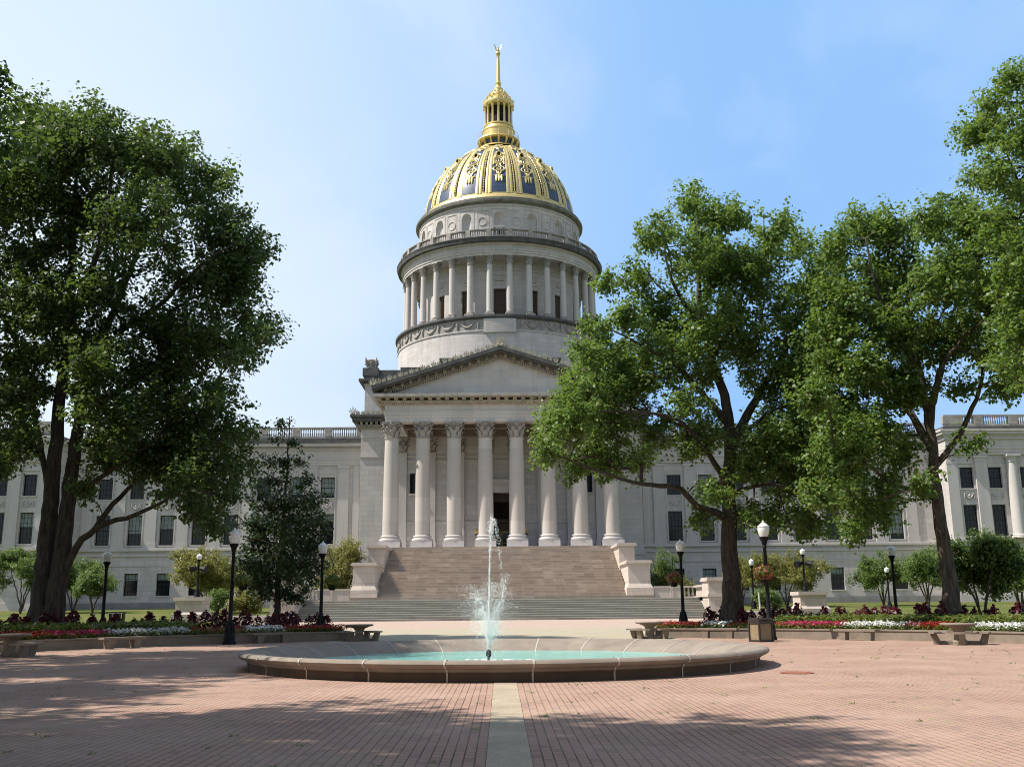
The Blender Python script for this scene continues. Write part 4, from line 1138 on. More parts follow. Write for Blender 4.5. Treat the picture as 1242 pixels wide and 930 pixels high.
# lower pedestal (local, for the right side; x towards the outside)
def pedestal(mb,x0,x1,y0,y1,z0,z1):
    mb.box(x0-.25,x1+.25,y0-.3,y1,z0,z0+1.0)
    xm,ym = (x0+x1)/2,(y0+y1)/2; a0,b0=(x1-x0)/2,(y1-y0)/2
    mb.taper(xm,ym,a0+.2,b0+.2,z0+1.0,a0,b0,z0+1.4)
    mb.box(x0,x1,y0,y1,z0+1.4,z1-.42)
    mb.box(x0-.08,x1+.08,y0-.08,y1,z1-.42,z1-.3); mb.box(x0-.22,x1+.22,y0-.22,y1,z1-.3,z1-.12); mb.box(x0-.14,x1+.14,y0-.14,y1,z1-.12,z1)
for s in (-1,1):
    mb = MB(); a,b_ = sorted((s*12.15,s*14.25)); pedestal(mb,a,b_,97.2,103.0,zl1-.02,5.75)
    a,b_ = sorted((s*12.0,s*13.6)); pedestal(mb,a,b_,103.1,110.0,zl1,7.75)
    obj('cheek_pedestal', mb, M_cheek, stc)
    # landing parapet and end pier
    mb = MB()
    a,b_ = sorted((s*14.55,s*17.2)); mb.box(a,b_,97.0,97.4,zl1,zl1+.95); mb.box(a,b_,96.95,97.45,zl1+.95,zl1+1.1)
    a,b_ = sorted((s*16.1,s*16.35)); mb.box(a,b_,96.93,97.47,zl1,zl1+1.13)
    a,b_ = sorted((s*17.2,s*18.9)); mb.box(a,b_,96.96,97.44,zl1+.94,zl1+1.12); mb.box(a,b_,97.0,97.4,zl1,zl1+.12)
    for k in range(4): mb.lathe([(.09,zl1+.12),(.13,zl1+.35),(.08,zl1+.6),(.11,zl1+.94)],8,s*(17.45+k*.4),97.2)
    a,b_ = sorted((s*18.3,s*18.9)); mb.box(a,b_,92.8,97.0,zl1+.94,zl1+1.12); mb.box(a,b_,92.8,97.0,zl1-.3,zl1+.12)
    for k in range(10): mb.lathe([(.09,zl1+.12),(.14,zl1+.35),(.08,zl1+.6),(.12,zl1+.94)],8,s*18.6,93.1+k*.4)
    obj('landing_balustrade', mb, M_cheek, stc, smooth=35)
    mb = MB()
    a,b_ = sorted((s*18.3,s*20.4)); mb.box(a,b_,89.9,97.4,0,2.2) ; mb.box(a-.12,b_+.12,89.8,92.9,2.2,2.42); mb.box(a,b_,89.95,92.8,2.42,3.55); mb.box(a-.15,b_+.15,89.8,92.95,3.55,3.75); mb.box(a-.08,b_+.08,89.88,92.87,3.75,3.88)
    obj('end_pier', mb, M_cheek, stc)
# side steps and lamp pedestals
for s in (-1,1):
    o = thing('side_steps', ('short flight of low grey steps left of the grand staircase' if s < 0 else 'short flight of low grey steps right of the grand staircase, beside the pedestal'), 'steps', (s*20,79,0))
    mb = MB()
    for i in range(4):
        mb.box(*sorted((s*18.4,s*22.6)),79+i*.4,84,.1+.22*i if i else 0,.32+.22*i)
    obj('treads', mb, M_path, o)
    ped = MB(); px = s*23.6
    ped.box(px-1.25,px+1.25,76.8,79.3,0.0,1.15); ped.taper(px,78.05,1.2,1.2,1.15,1.02,1.02,1.35); ped.box(px-1.0,px+1.0,77.05,79.05,1.35,2.15); ped.box(px-1.14,px+1.14,76.9,79.2,2.15,2.42)
    o = obj('lamp_pedestal', ped, M_cheek)
    tag(o, 'square stone pedestal carrying a small black lamp, beside the ' + ('left' if s < 0 else 'right') + ' side steps', 'pedestal')

# ------------------------------------------------------------------ street lamps
def make_lamp(H, base=True):
    """local lamp of height H on z=0; returns the root"""
    root = thing('street_lamp', 'x', 'street lamp', (0,0,0))
    k = H/5.15
    mb = MB()
    mb.lathe([(.30,0),(.30,.12),(.26,.16),(.25,.45),(.21,.52),(.17,.6),(.14,.9),(.12,1.0),(.10,1.05),(.075,3.95),(.10,4.0),(.075,4.06)],14,cap=True)
    for v in range(8):
        a = v*PI/4; mb.tube([(.23*math.cos(a),.23*math.sin(a),.14),(.22*math.cos(a),.22*math.sin(a),.5),(.13*math.cos(a),.13*math.sin(a),.95)],.03,4)
    mb.v = [(x*(k*.5+.5),y*(k*.5+.5),z*k) for x,y,z in mb.v]
    obj('post', mb, M_black, root, loc=(0,0,0), smooth=40)
    mb = MB(); mb.lathe([(.075,4.06),(.11,4.12),(.12,4.2),(.2,4.36),(.21,4.42),(.14,4.44)],14,cap=True); mb.v = [(x*(k*.4+.6),y*(k*.4+.6),z*k) for x,y,z in mb.v]
    obj('lantern_cup', mb, M_black, root, loc=(0,0,0), smooth=40)
    mb = MB(); mb.lathe([(.17,4.44),(.235,4.6),(.265,4.78),(.25,4.88),(.2,4.9)],16); mb.v = [(x*(k*.4+.6),y*(k*.4+.6),z*k) for x,y,z in mb.v]
    for v in range(8):
        pass
    obj('globe', mb, M_globe, root, loc=(0,0,0), smooth=40)
    mb = MB(); mb.lathe([(.27,4.87),(.27,4.9),(.2,4.95),(.12,5.03),(.05,5.06),(.06,5.1),(.02,5.16)],16,cap=True); mb.v = [(x*(k*.4+.6),y*(k*.4+.6),z*k) for x,y,z in mb.v]
    obj('globe_lid', mb, M_globe, root, loc=(0,0,0), smooth=40)
    return root
G_LAMP = 'black acorn street lamps around the plaza and steps'
lampL = make_lamp(5.15); lampL.location = (-12.22,46.0,0); tag(lampL,'tall black acorn lamp with leafy basket standing on the left paving edge','street lamp',G_LAMP)
def lamp_at(x, y, z, label, H=None):
    o = dup(lampL); o.location = (x,y,z); tag(o,label,'street lamp',G_LAMP)
    if H: o.scale = (H/5.15*.55+.45,)*2+(H/5.15,)
    return o
lampR = lamp_at(11.6,44.5,0,'tall black acorn lamp with pink flower basket behind the pebble trash can')
lp3 = at(131,667,50); lamp_at(lp3.x,50,.35,'black acorn lamp rising from the left bed near the big trunk, without a basket',lp3.z-.35)
lp4 = at(392,656,51.5); lamp_at(lp4.x,51.5,.35,'black acorn lamp at the stair end of the left flower bed',lp4.z-.35)
lp5 = at(824.5,654,52.5); lamp_at(lp5.x,52.5,.35,'black acorn lamp rising from the red flowers right of the fountain',lp5.z-.35)
lp6 = at(1080,660,54); lamp_at(lp6.x,54,.35,'black acorn lamp in front of the right wing and rounded trees',lp6.z-.35)
lp7 = at(242,671,78); lamp_at(lp7.x,78,2.42,'small black acorn lamp standing on the left stone pedestal',lp7.z-2.42)
lp8 = at(973,665,78); lamp_at(lp8.x,78,2.42,'small black acorn lamp standing on the right stone pedestal',lp8.z-2.42)
lp9 = at(911,677,98); lamp_at(lp9.x,98,lawn_h(lp9.x,98),'distant acorn lamp on the lawn just right of the nearer maple trunk',lp9.z-lawn_h(lp9.x,98))
lp10 = at(301,696,98); lamp_at(lp10.x,98,lawn_h(lp10.x,98),'distant acorn lamp beyond the yellow-green bush and left side steps',lp10.z-lawn_h(lp10.x,98))
lp11 = at(1075,687,90); lamp_at(lp11.x,90,lawn_h(lp11.x,90),'distant acorn lamp on the lawn among the rounded trees before the right wing',lp11.z-lawn_h(lp11.x,90))
# amber door lamps on the portico
for s in (-1,1):
    dl = thing('door_lamp','amber globe lamp on a dark bronze stand, '+('left' if s<0 else 'right')+' of the bronze doors','door lamp',(s*2.95,120.6,ZF),'amber door lamps')
    mb = MB(); mb.lathe([(.38,0),(.38,.2),(.2,.35),(.13,.6),(.13,1.9),(.25,2.05),(.28,2.1),(.12,2.15)],12,cap=True); obj('stand', mb, M_bronze, dl, loc=WL[dl.name], smooth=40)
    mb = MB(); mb.blob((0,0,2.45),.36,12,8); obj('globe', mb, M_amber, dl, loc=WL[dl.name], smooth=60)

# loudspeakers on the pedestal lamps
for (lp,nm) in ((lp7,'left'),(lp8,'right')):
    sp = thing('loudspeaker','pair of black horn loudspeakers clamped to the lamp on the '+nm+' pedestal','loudspeaker',(lp.x,78,0),'loudspeakers on the pedestal lamps')
    for s in (-1,1):
        mb = MB(); z = 4.55
        mb.tube([(s*.1,-.02,z+.05),(s*.3,-.05,z),(s*.62,-.18,z-.1)],[.12,.2,.3],8); obj('horn', mb, M_black, sp, loc=WL[sp.name])

# ------------------------------------------------------------------ fountain
ft = thing('fountain','low round concrete fountain with turquoise pool and pale radial joints','fountain',(0,FY,0))
mb = MB()
mb.lathe([(6.84,.2),(6.88,.22),(6.9,.27),(7.0,.29),(7.07,.33),(7.10,.38),(7.07,.43),(7.0,.455),(6.88,.455),(6.7,.42),(6.45,.35),(6.2,.24),(5.95,.10),(5.7,-.06),(5.55,-.2),(5.5,-.34)],160,0,FY)
obj('basin_rim', mb, M_rim, ft, smooth=40)
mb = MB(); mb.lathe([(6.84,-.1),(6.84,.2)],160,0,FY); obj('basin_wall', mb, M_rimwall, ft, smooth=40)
mb = MB(); mb.lathe([(5.52,-.33),(3,-.34),(.01,-.34)],64,0,FY); obj('pool_floor', mb, M_pool, ft)
mb = MB()
prof = [(6.855,.0),(6.855,.18),(6.9,.225),(6.915,.275),(7.01,.288),(7.085,.33),(7.112,.38),(7.08,.437),(7.0,.466),(6.88,.466),(6.7,.431),(6.45,.361),(6.2,.251),(5.95,.111),(5.75,-.02)]
mb = MB(); da = .003; mb.lathe([(r,z) for r,z in prof],1,0,0,-da,da)
j0 = obj('rim_joint', mb, M_joint, ft, loc=(0,FY,0), rz=.32*2*PI/24)
for k in range(1,24):
    o = dup(j0, ft); o.rotation_euler.z = (k+.32)*2*PI/24
mb = MB(); mb.lathe([(5.99,.10),(3.5,.10),(1.5,.10),(.001,.10)],96,0,FY); wt = obj('water', mb, M_water); struct(wt); wt['label'] = 'turquoise pool water in the fountain'
JX, JY = -0.42, 27.9
nzl = MB(); nzl.lathe([(.035,-.33),(.035,.2),(.05,.22),(.075,.26),(.08,.3),(.06,.36),(.04,.4)],10,JX,JY,cap=True); obj('nozzle', nzl, M_black, ft, smooth=40)
nzl = MB(); nzl.lathe([(.1,-.3),(.1,.12),(.06,.14)],10,JX+.4,JY-.6,cap=True); obj('blue_fitting', nzl, M_bluefit, ft, smooth=40)
# jet of droplets
rng = np.random.default_rng(11)
jet = thing('water_jet','white fountain jet spraying up in a thin column and low fan of drops','water jet',(JX,JY,.4))
def drops(P, S):
    mb = MB(); o = np.array([[1,0,0],[-1,0,0],[0,1,0],[0,-1,0],[0,0,1.4],[0,0,-1.4]])
    fs = [(0,2,4),(2,1,4),(1,3,4),(3,0,4),(2,0,5),(1,2,5),(3,1,5),(0,3,5)]
    V = (P[:,None,:]+o[None]*S[:,None,None]).reshape(-1,3); mb.v = list(map(tuple,V.tolist()))
    mb.f = [tuple(i*6+k for k in f) for i in range(len(P)) for f in fs]
    return mb
P = []; S = []
zt = 3.62
for i in range(2600):
    u = rng.random(); z = .4+zt*u**.9
    if rng.random() > .35+.6*(math.sin(u*37)*.5+.5) and .3 < u < .9: continue
    sp_ = .007+.02*u**2+(.02*math.sin((u-.8)/.2*PI) if u > .8 else 0)
    P.append((JX+.10*u*u+rng.normal()*sp_,JY+rng.normal()*sp_,z+rng.normal()*.03-(.25*rng.random()**2 if u > .9 else 0))); S.append(rng.uniform(.003,.010)*(1.25 if u > .8 else 1))
for i in range(500):
    t_ = rng.random(); P.append((JX+.12+.3*t_+rng.normal()*.03,JY+rng.normal()*.08,.4+zt*(1-.62*t_*t_)-.1)); S.append(rng.uniform(.003,.009))
obj('column_of_water', drops(np.array(P),np.array(S)), M_spray, jet)
P = []; S = []
for k in range(85):
    az = rng.uniform(0,2*PI); v0 = rng.uniform(3.0,6.2); el = R(rng.uniform(77,88.5)); dens = int(rng.uniform(60,150))
    vx = v0*math.cos(el); vz = v0*math.sin(el); T = 2*vz/9.81
    for q in range(dens):
        tt = T*rng.random()*.85; spd = .01+.09*tt
        P.append((JX+math.cos(az)*vx*tt+rng.normal()*spd,JY+math.sin(az)*vx*tt+rng.normal()*spd,.4+vz*tt-4.9*tt*tt+rng.normal()*spd)); S.append(rng.uniform(.0025,.0085))
for i in range(2600):        # fine drops and mist round the foot
    az = rng.uniform(0,2*PI); r = rng.exponential(.33); z = .1+rng.random()**1.3*1.5*math.exp(-r*.7)
    P.append((JX+math.cos(az)*r,JY+math.sin(az)*r,z)); S.append(rng.uniform(.002,.006))
for i in range(1300):
    u = rng.random(); az = rng.uniform(0,2*PI); r = (.02+.17*u)*rng.random()**.5
    P.append((JX+math.cos(az)*r,JY+math.sin(az)*r,.4+1.0*u)); S.append(rng.uniform(.002,.006))
for i in range(600):
    u = rng.random(); P.append((JX+.1+.4*u+rng.normal()*.05,JY+rng.normal()*.1,.5+1.9*u+rng.normal()*.06)); S.append(rng.uniform(.003,.01))
P = np.array(P); P[:,2] = np.maximum(P[:,2],.11)
obj('fan_of_drops', drops(P,np.array(S)), M_spray, jet)
mb = MB()
for i in range(46):          # rings where the drops land
    az = rng.uniform(0,2*PI); r = rng.uniform(.15,1.3); q = rng.uniform(.03,.09)
    mb.lathe([(q,.102),(q+.012,.112),(q+.026,.102)],10,JX+math.cos(az)*r,JY+math.sin(az)*r)
obj('splash_rings', mb, M_spray, jet)

# ------------------------------------------------------------------ raised beds
def arc_angle(x): return math.asin(x/BR)
AL0, AL1 = R(-105), math.asin(-7.3/BR)      # left bed, measured from +Y
AR0, AR1 = math.asin(7.0/BR), R(105)
def bpt(a, r, z): return (r*math.sin(a), BY+r*math.cos(a), z)
def soil_h(r): return .33+.32*min(1,max(0,(r-22)/5))
for s,(a0,a1) in ((-1,(AL0,AL1)),(1,(AR0,AR1))):
    nm = 'left' if s < 0 else 'right'
    mb = MB(); n = 70
    prof = [(21.0,-.05),(21.0,.36),(20.96,.37),(20.96,.43),(21.32,.43),(21.32,.1)]
    k = len(prof)
    for i in range(n+1):
        a = a0+(a1-a0)*i/n
        for r,z in prof: mb.v.append(bpt(a,r,z))
    for i in range(n):
        for j in range(k-1): mb.f.append((i*k+j,(i+1)*k+j,(i+1)*k+j+1,i*k+j+1))
    mb.f.append(tuple(range(k))); mb.f.append(tuple(n*k+j for j in range(k)))
    # return wall at the open end
    ae = a1 if s < 0 else a0
    for (ra,rb) in ((21.32,29.5),):
        p0 = Vector(bpt(ae,ra,0)); p1 = Vector(bpt(ae,rb,0)); d = (p1-p0).normalized(); nn_ = Vector((d.y,-d.x,0))*.15
        q = [p0-nn_,p1-nn_,p1+nn_,p0+nn_]
        mb.add([(v.x,v.y,-.05) for v in q]+[(v.x,v.y,.425) for v in q],[(0,3,2,1),(4,5,6,7),(0,1,5,4),(1,2,6,5),(2,3,7,6),(3,0,4,7)])
    o = obj('planter_wall', mb, M_conc); tag(o,'low curved concrete retaining wall of the '+nm+' flower bed','planter wall')
    mb = MB(); rr = [21.3,22,23.5,25,27,29.3]; k = len(rr)
    for i in range(n+1):
        a = a0+(a1-a0)*i/n
        for r in rr: mb.v.append(bpt(a,r,soil_h(r) if r < 29 else .2))
    for i in range(n):
        for j in range(k-1): mb.f.append((i*k+j,i*k+j+1,(i+1)*k+j+1,(i+1)*k+j))
    so_ = struct(obj('bed_soil', mb, M_soil)); so_['label'] = 'dark soil of the '+nm+' raised flower bed'

def leaf_quads(C, Nrm, L_, W_, rng, droop=.25):
    """kite leaves: C (n,3) base points, Nrm (n,3) normals, lengths and widths"""
    n = len(C)
    t_ = rng.normal(size=(n,3)); t_ -= Nrm*(t_*Nrm).sum(1,keepdims=True); t_ /= np.linalg.norm(t_,axis=1,keepdims=True)+1e-9
    b_ = np.cross(Nrm,t_)
    L_ = L_[:,None]; W_ = W_[:,None]
    mid = C+t_*L_*.45
    q = np.stack([C, mid+b_*W_*.5+Nrm*L_*.06, C+t_*L_-Nrm*L_*droop, mid-b_*W_*.5+Nrm*L_*.06],1)
    return q
def mesh_quads(name, Q, m, parent=None, loc=(0,0,0)):
    n = len(Q); me = bpy.data.meshes.new(name)
    pw = Vector(loc)
    V = Q.reshape(-1,3).astype(np.float32)-np.array(pw,dtype=np.float32)
    me.vertices.add(4*n); me.vertices.foreach_set('co',V.ravel())
    me.loops.add(4*n); me.loops.foreach_set('vertex_index',np.arange(4*n,dtype=np.int32))
    me.polygons.add(n); me.polygons.foreach_set('loop_start',np.arange(0,4*n,4,dtype=np.int32))
    me.update(calc_edges=True); me.materials.append(m); me.validate()
    o = bpy.data.objects.new(name, me); col.objects.link(o)
    if parent: o.parent = parent; o.location = pw-WL[parent.name]
    else: o.location = pw
    WL[o.name] = pw
    return o
rng = np.random.default_rng(4)
def band(a0, a1, r0, r1, h0, h1, dens, size, rng, up=.6):
    area = abs(a1-a0)*(r1*r1-r0*r0)/2; n = int(area*dens)
    a = rng.uniform(a0,a1,n); r = np.sqrt(rng.uniform(r0*r0,r1*r1,n))
    # clumpy: plants on a loose grid
    cl = .5+.5*np.sin(a*21*2*PI/.45)*np.sin(r*2*PI/.45)
    z = np.array([soil_h(x) for x in r])+h0+(h1-h0)*rng.random(n)**.7*(.75+.25*cl)
    C = np.stack([r*np.sin(a),BY+r*np.cos(a),z],1)
    Nr = rng.normal(size=(n,3))*.6; Nr[:,2] = np.abs(Nr[:,2])+up; Nr /= np.linalg.norm(Nr,axis=1,keepdims=True)
    L_ = size*rng.uniform(.7,1.3,n)
    return leaf_quads(C,Nr,L_,L_*.75,rng,.15)
def stuff(name, Q, m, label, cat):
    c = Q.reshape(-1,3).mean(0); o = mesh_quads(name,Q,m,loc=(float(c[0]),float(c[1]),.3)); tag(o,label,cat,kind='stuff'); return o
def aX(px): # bed angle seen at a photo column (front row)
    d = ray(px, 760); x = CX; best = None
    rr_ = 21.9
    A_ = d.x**2+d.y**2; B_ = 2*(CX*d.x-BY*d.y); C_ = CX**2+BY**2-rr_*rr_
    t_ = (-B_+math.sqrt(B_*B_-4*A_*C_))/(2*A_)
    return math.atan2(CX+d.x*t_, d.y*t_-BY)
# foliage under and behind the flowers
for s,(a0,a1) in ((-1,(R(-75),AL1-.01)),(1,(AR0+.01,R(75)))):
    nm = 'left' if s < 0 else 'right'
    Q = band(a0,a1,21.45,22.7,.02,.3,300,.12,rng)
    Q2 = band(a0 if s<0 else aX(930),a1 if s>0 else aX(250),22.7,24.6,.05,.6,300,.16,rng)
    stuff('bedding_foliage',np.concatenate([Q,Q2]),M_fol,'yellow-green leafy ground cover filling the '+nm+' flower bed','bedding plants')
segs = [(-30,32,'red_flowers',M_red,'red'),(32,62,'red_flowers',M_red,'red'),(62,132,'pink_flowers',M_pink,'magenta'),(133,228,'white_flowers',M_white,'white'),(230,298,'red_flowers',M_red,'dark red'),(300,345,'white_flowers',M_white,'white'),(346,426,'red_flowers',M_red,'red'),
        (796,852,'red_flowers',M_red,'red'),(853,884,'white_flowers',M_white,'white'),(886,948,'red_flowers',M_red,'scattered red'),(949,1024,'pink_flowers',M_pink,'bright pink'),(1025,1112,'white_flowers',M_white,'white'),(1100,1150,'red_flowers',M_red,'red'),(1178,1300,'white_flowers',M_white,'white')]
desc = {-30:'red flowers in front of the left bed, at the left concrete table',32:'red flowers in front of the big left trunk',62:'strip of magenta flowers behind the nearest left bench',133:'white flowers along the left bed beside the bench',230:'dark red flowers around the foot of the left basket lamp',300:'white flowers in front of the dark young oak',346:'red flowers at the stair end of the left bed',
        796:'red flowers around the lamp at the stair end of the right bed',853:'small patch of white flowers by the near maple trunk',886:'sparse red flowers behind the pebble trash can',949:'bright pink flowers right of the trash can',1025:'white flowers behind the right bench',1100:'red flowers left of the right concrete table',1178:'white flowers right of the concrete table at the right edge'}
for (xa,xb,nm,mm,cn) in segs:
    dn = 150 if nm != 'red_flowers' or xa not in (886,230) else 60
    Q = band(aX(xa),aX(xb),21.5,22.7,.14,.42,dn*1.5,.115,rng,1.0)
    stuff(nm,Q,mm,desc[xa],'flowers')
# coleus plants: one plant, many copies
def coleus_mesh(seed):
    g = np.random.default_rng(seed); n = 95
    u = g.random(n); th = g.uniform(0,2*PI,n); rr = .3*np.sin(PI*(.15+.8*u))*g.random(n)**.4
    C = np.stack([rr*np.cos(th),rr*np.sin(th),.1+.68*u],1)
    Nr = np.stack([np.cos(th),np.sin(th),1.0+0*u],1)+g.normal(size=(n,3))*.4; Nr /= np.linalg.norm(Nr,axis=1,keepdims=True)
    L_ = g.uniform(.12,.22,n); return leaf_quads(C,Nr,L_,L_*.7,g,.35)
protoC = []
for sd in (1,2,3):
    r0 = thing('coleus_plant','x','plant',(0,0,0))
    mesh_quads('leaves',coleus_mesh(sd),M_coleus,r0)
    mb = MB(); 
    for q in range(4):
        a = q*PI/2; mb.tube([(0,0,0),(.06*math.cos(a),.06*math.sin(a),.3),(.13*math.cos(a),.13*math.sin(a),.6)],[.015,.012,.006],4)
    obj('stem', mb, M_bark, r0, loc=(0,0,0)); protoC.append(r0)
rc = random.Random(8)
spots = []
for s in (-1,1):
    a = (AL1-.02) if s < 0 else (AR0+.10)
    while abs(a) < R(62):
        spots.append((a,rc.uniform(24.4,26.0),s)); a += s*rc.uniform(.010,.021)
LABC = {-1:'dark red coleus plant in the back row of the left flower bed',1:'dark red coleus plant in the back row of the right flower bed'}
used = [False]*3
for (a,r,s) in spots:
    i = rc.randrange(3); src = protoC[i]
    if used[i]: o = dup(src)
    else: o = src; used[i] = True
    o.location = bpt(a,r,soil_h(r)); o.rotation_euler.z = rc.uniform(0,6.28); k = rc.uniform(.75,1.2); o.scale = (k,k,k*rc.uniform(.85,1.1))
    tag(o,LABC[s],'plant','coleus plants in the '+('left' if s<0 else 'right')+' bed')
for i in range(3):
    if not used[i]: protoC[i].location = bpt(.4,25,.6); tag(protoC[i],LABC[1],'plant','coleus plants in the right bed')

# ------------------------------------------------------------------ benches, tables, bin
def make_bench():
    root = thing('concrete_bench','x','bench',(0,0,0))
    mb = MB(); mb.box(-.95,.95,-.22,.22,.37,.46); mb.box(-.91,.91,-.19,.19,.345,.37); obj('seat', mb, M_conc, root, loc=(0,0,0))
    for s in (-1,1):
        mb = MB(); mb.taper(s*.58,0,.13,.17,0,.16,.19,.345); obj('leg', mb, M_conc, root, loc=(0,0,0))
    return root
b0 = make_bench()
GB = 'concrete benches along the bed walls'
def face(o, x, y, z=0.0, off=0.0):
    o.location = (x,y,z); o.rotation_euler.z = -math.atan2(x,y-BY)+off
face(b0,-15.6,42.3); tag(b0,'concrete bench against the left bed wall, in tree shade before magenta flowers','bench',GB)
for (x,y,lb) in ((-10.6,47.3,'concrete bench against the left bed wall, right of the left basket lamp'),(14.95,43.3,'sunlit concrete bench against the right bed wall, between trash can and table'),(10.0,47.7,'concrete bench behind the right fountain rim, left of the trash can')):
    o = dup(b0); face(o,x,y); tag(o,lb,'bench',GB)
def make_table():
    root = thing('picnic_table','x','picnic table',(0,0,0))
    mb = MB(); mb.lathe([(.01,.68),(.55,.68),(.64,.70),(.66,.74),(.64,.775),(.01,.78)],28); obj('table_top', mb, M_conc, root, loc=(0,0,0), smooth=35)
    mb = MB(); mb.lathe([(.3,0),(.3,.1),(.2,.2),(.19,.45),(.26,.58),(.45,.66),(.5,.68)],20); obj('pedestal', mb, M_conc, root, loc=(0,0,0), smooth=40)
    for k in range(4):
        ac = k*PI/2+PI/4
        mb = MB(); n = 8; prof = [(.74,.40),(.74,.46),(1.08,.46),(1.08,.40)]
        vs = []
        for i in range(n+1):
            a = ac-.55+1.1*i/n
            for r,z in prof: vs.append((r*math.cos(a),r*math.sin(a),z))
        fs = [(i*4+j,i*4+(j+1)%4,(i+1)*4+(j+1)%4,(i+1)*4+j) for i in range(n) for j in range(4)]+[(3,2,1,0),(n*4,n*4+1,n*4+2,n*4+3)]
        mb.add(vs,fs); se = obj('seat', mb, M_conc, root, loc=(0,0,0))
        M = Matrix.Rotation(ac,4,'Z'); t_ = MB(); t_.box(.29,.72,-.11,.11,0,.13)
        t_.add([(.62,-.11,.0),(.9,-.11,0),(1.02,-.11,.4),(.8,-.11,.4),(.62,.11,.0),(.9,.11,0),(1.02,.11,.4),(.8,.11,.4)],[(0,1,2,3),(7,6,5,4),(0,4,5,1),(1,5,6,2),(2,6,7,3),(3,7,4,0)])
        mb = MB(); mb.merge(t_,M); obj('bracket', mb, M_conc, root, loc=(0,0,0))
    return root
t0 = make_table(); GT = 'round concrete picnic tables'
def tab(o,x,y,rz,lb): o.location = (x,y,0); o.rotation_euler.z = rz; tag(o,lb,'picnic table',GT)
tab(t0,-17.0,35.6,.2,'round concrete picnic table cut off by the left edge of the photo')
for (x,y,rz,lb) in ((-6.75,48.3,.5,'shaded round concrete picnic table at the stair end of the left bed'),(6.85,47.9,.1,'round concrete picnic table at the stair end of the right bed'),(17.0,38.1,.45,'sunlit round concrete picnic table before white flowers at right')):
    o = dup(t0); tab(o,x,y,rz,lb)
tb = thing('trash_can','square trash can with tan pebble panels and dark brown frame, beside the lamp','trash can',(0,0,0))
mb = MB(); h = .33
for sx in (-1,1):
    for sy in (-1,1): mb.box(sx*h-.035,sx*h+.035,sy*h-.035,sy*h+.035,0,.84)
for s in (-1,1):
    mb.box(-h+.035,h-.035,s*h-.03,s*h+.03,0,.08); mb.box(-h+.035,h-.035,s*h-.03,s*h+.03,.74,.84); mb.box(s*h-.03,s*h+.03,-h+.035,h-.035,0,.08); mb.box(s*h-.03,s*h+.03,-h+.035,h-.035,.74,.84)
obj('frame', mb, M_brown, tb, loc=(0,0,0))
mb = MB(); mb.box(-h+.01,h-.01,-h+.01,h-.01,.06,.76); obj('pebble_panel', mb, M_pebble, tb, loc=(0,0,0))
mb = MB(); mb.xprism([(-.37,.84),(.37,.84),(.36,.9),(.27,.97),(-.27,.97),(-.36,.9)],-.37,.37); obj('lid', mb, M_brown, tb, loc=(0,0,0))
mb = MB(); mb.box(-.22,.22,-.372,-.366,.86,.9); obj('slot', mb, M_deep, tb, loc=(0,0,0))
tb.location = (10.75,42.7,0); tb.rotation_euler.z = R(24)
p = at(142,745,60)
bk = thing('litter_bin','small black arched litter bin with three openings on the left lawn','litter bin',(p.x,60,lawn_h(p.x,60)))
mb = MB(); L0 = WL[bk.name]; z1 = p.z-L0.z
mb.box(-.4,.4,-.2,.2,0,z1-.22); 
for x in (-.4,-.15,.1,.35): mb.box(x,x+.06,-.2,.2,z1-.22,z1+.06)
obj('body', mb, M_black, bk, loc=L0)
mb = MB(); mb.xprism([(-.24,z1+.06),(.24,z1+.06),(.2,z1+.12),(-.2,z1+.12)],-.42,.42); mb.box(-.34,.34,-.18,.18,z1+.12,z1+.16); obj('lid', mb, M_black, bk, loc=L0)
mb = MB(); mb.lathe([(.01,.004),(.36,.004),(.38,.012),(.36,.018),(.3,.014),(.01,.014)],24,6.65,23.5); tag(obj('drain_cover', mb, M_rust),'rusty red round drain cover in the brick paving right of the fountain','drain cover')
p = at(424,583,10) if False else None
# thin white post by the right lawn steps
p = at(921,720,82); mb = MB(); mb.tube([(p.x,82,.5),(p.x-.05,82,2.45)],.07,8); tag(obj('marker_post', mb, M_joint),'thin white post leaning beside the right side steps','post')

# ------------------------------------------------------------------ hanging baskets
def basket(px, py, Y, pot_r, r, col_m, label, lean=(0,0)):
    p_ = at(px,py,Y); root = thing('hanging_basket',label,'flower basket',(p_.x,Y,p_.z),'hanging flower baskets on the lamps')
    mb = MB(); mb.lathe([(.02,-.36),(pot_r*.6,-.34),(pot_r*.9,-.12),(pot_r*1.05,-.08),(pot_r,-.06),(.02,-.08)],14); obj('pot', mb, M_black, root, loc=WL[root.name], smooth=40)
    n = 420; d = rng.normal(size=(n,3)); d /= np.linalg.norm(d,axis=1,keepdims=True); C = d*r*rng.uniform(.4,1,n)[:,None]**.6*np.array([1,1,.72])+np.array([p_.x,Y,p_.z+.08])
    L_ = rng.uniform(.08,.15,n); Q = leaf_quads(C,d,L_,L_*.7,rng,.3)
    mesh_quads('foliage',Q,M_fol,root,loc=WL[root.name])
    if col_m:
        n = 170; d = rng.normal(size=(n,3)); d /= np.linalg.norm(d,axis=1,keepdims=True); C = d*r*rng.uniform(.85,1.1,n)[:,None]*np.array([1,1,.75])+np.array([p_.x,Y,p_.z+.08])
        L_ = rng.uniform(.06,.11,n); mesh_quads('flowers',leaf_quads(C,d,L_,L_*.9,rng,.1),col_m,root,loc=WL[root.name])
    mb = MB(); mb.tube([(0,0,0),(0,.05,.55),(0,.1,1.0)],.012,4); obj('hanger', mb, M_black, root, loc=WL[root.name])
basket(927,697,44.3,.26,.45,M_basket,'hanging basket of pink flowers on the lamp behind the trash can')
basket(295,706,45.8,.26,.46,None,'leafy green hanging basket on the tall left lamp')
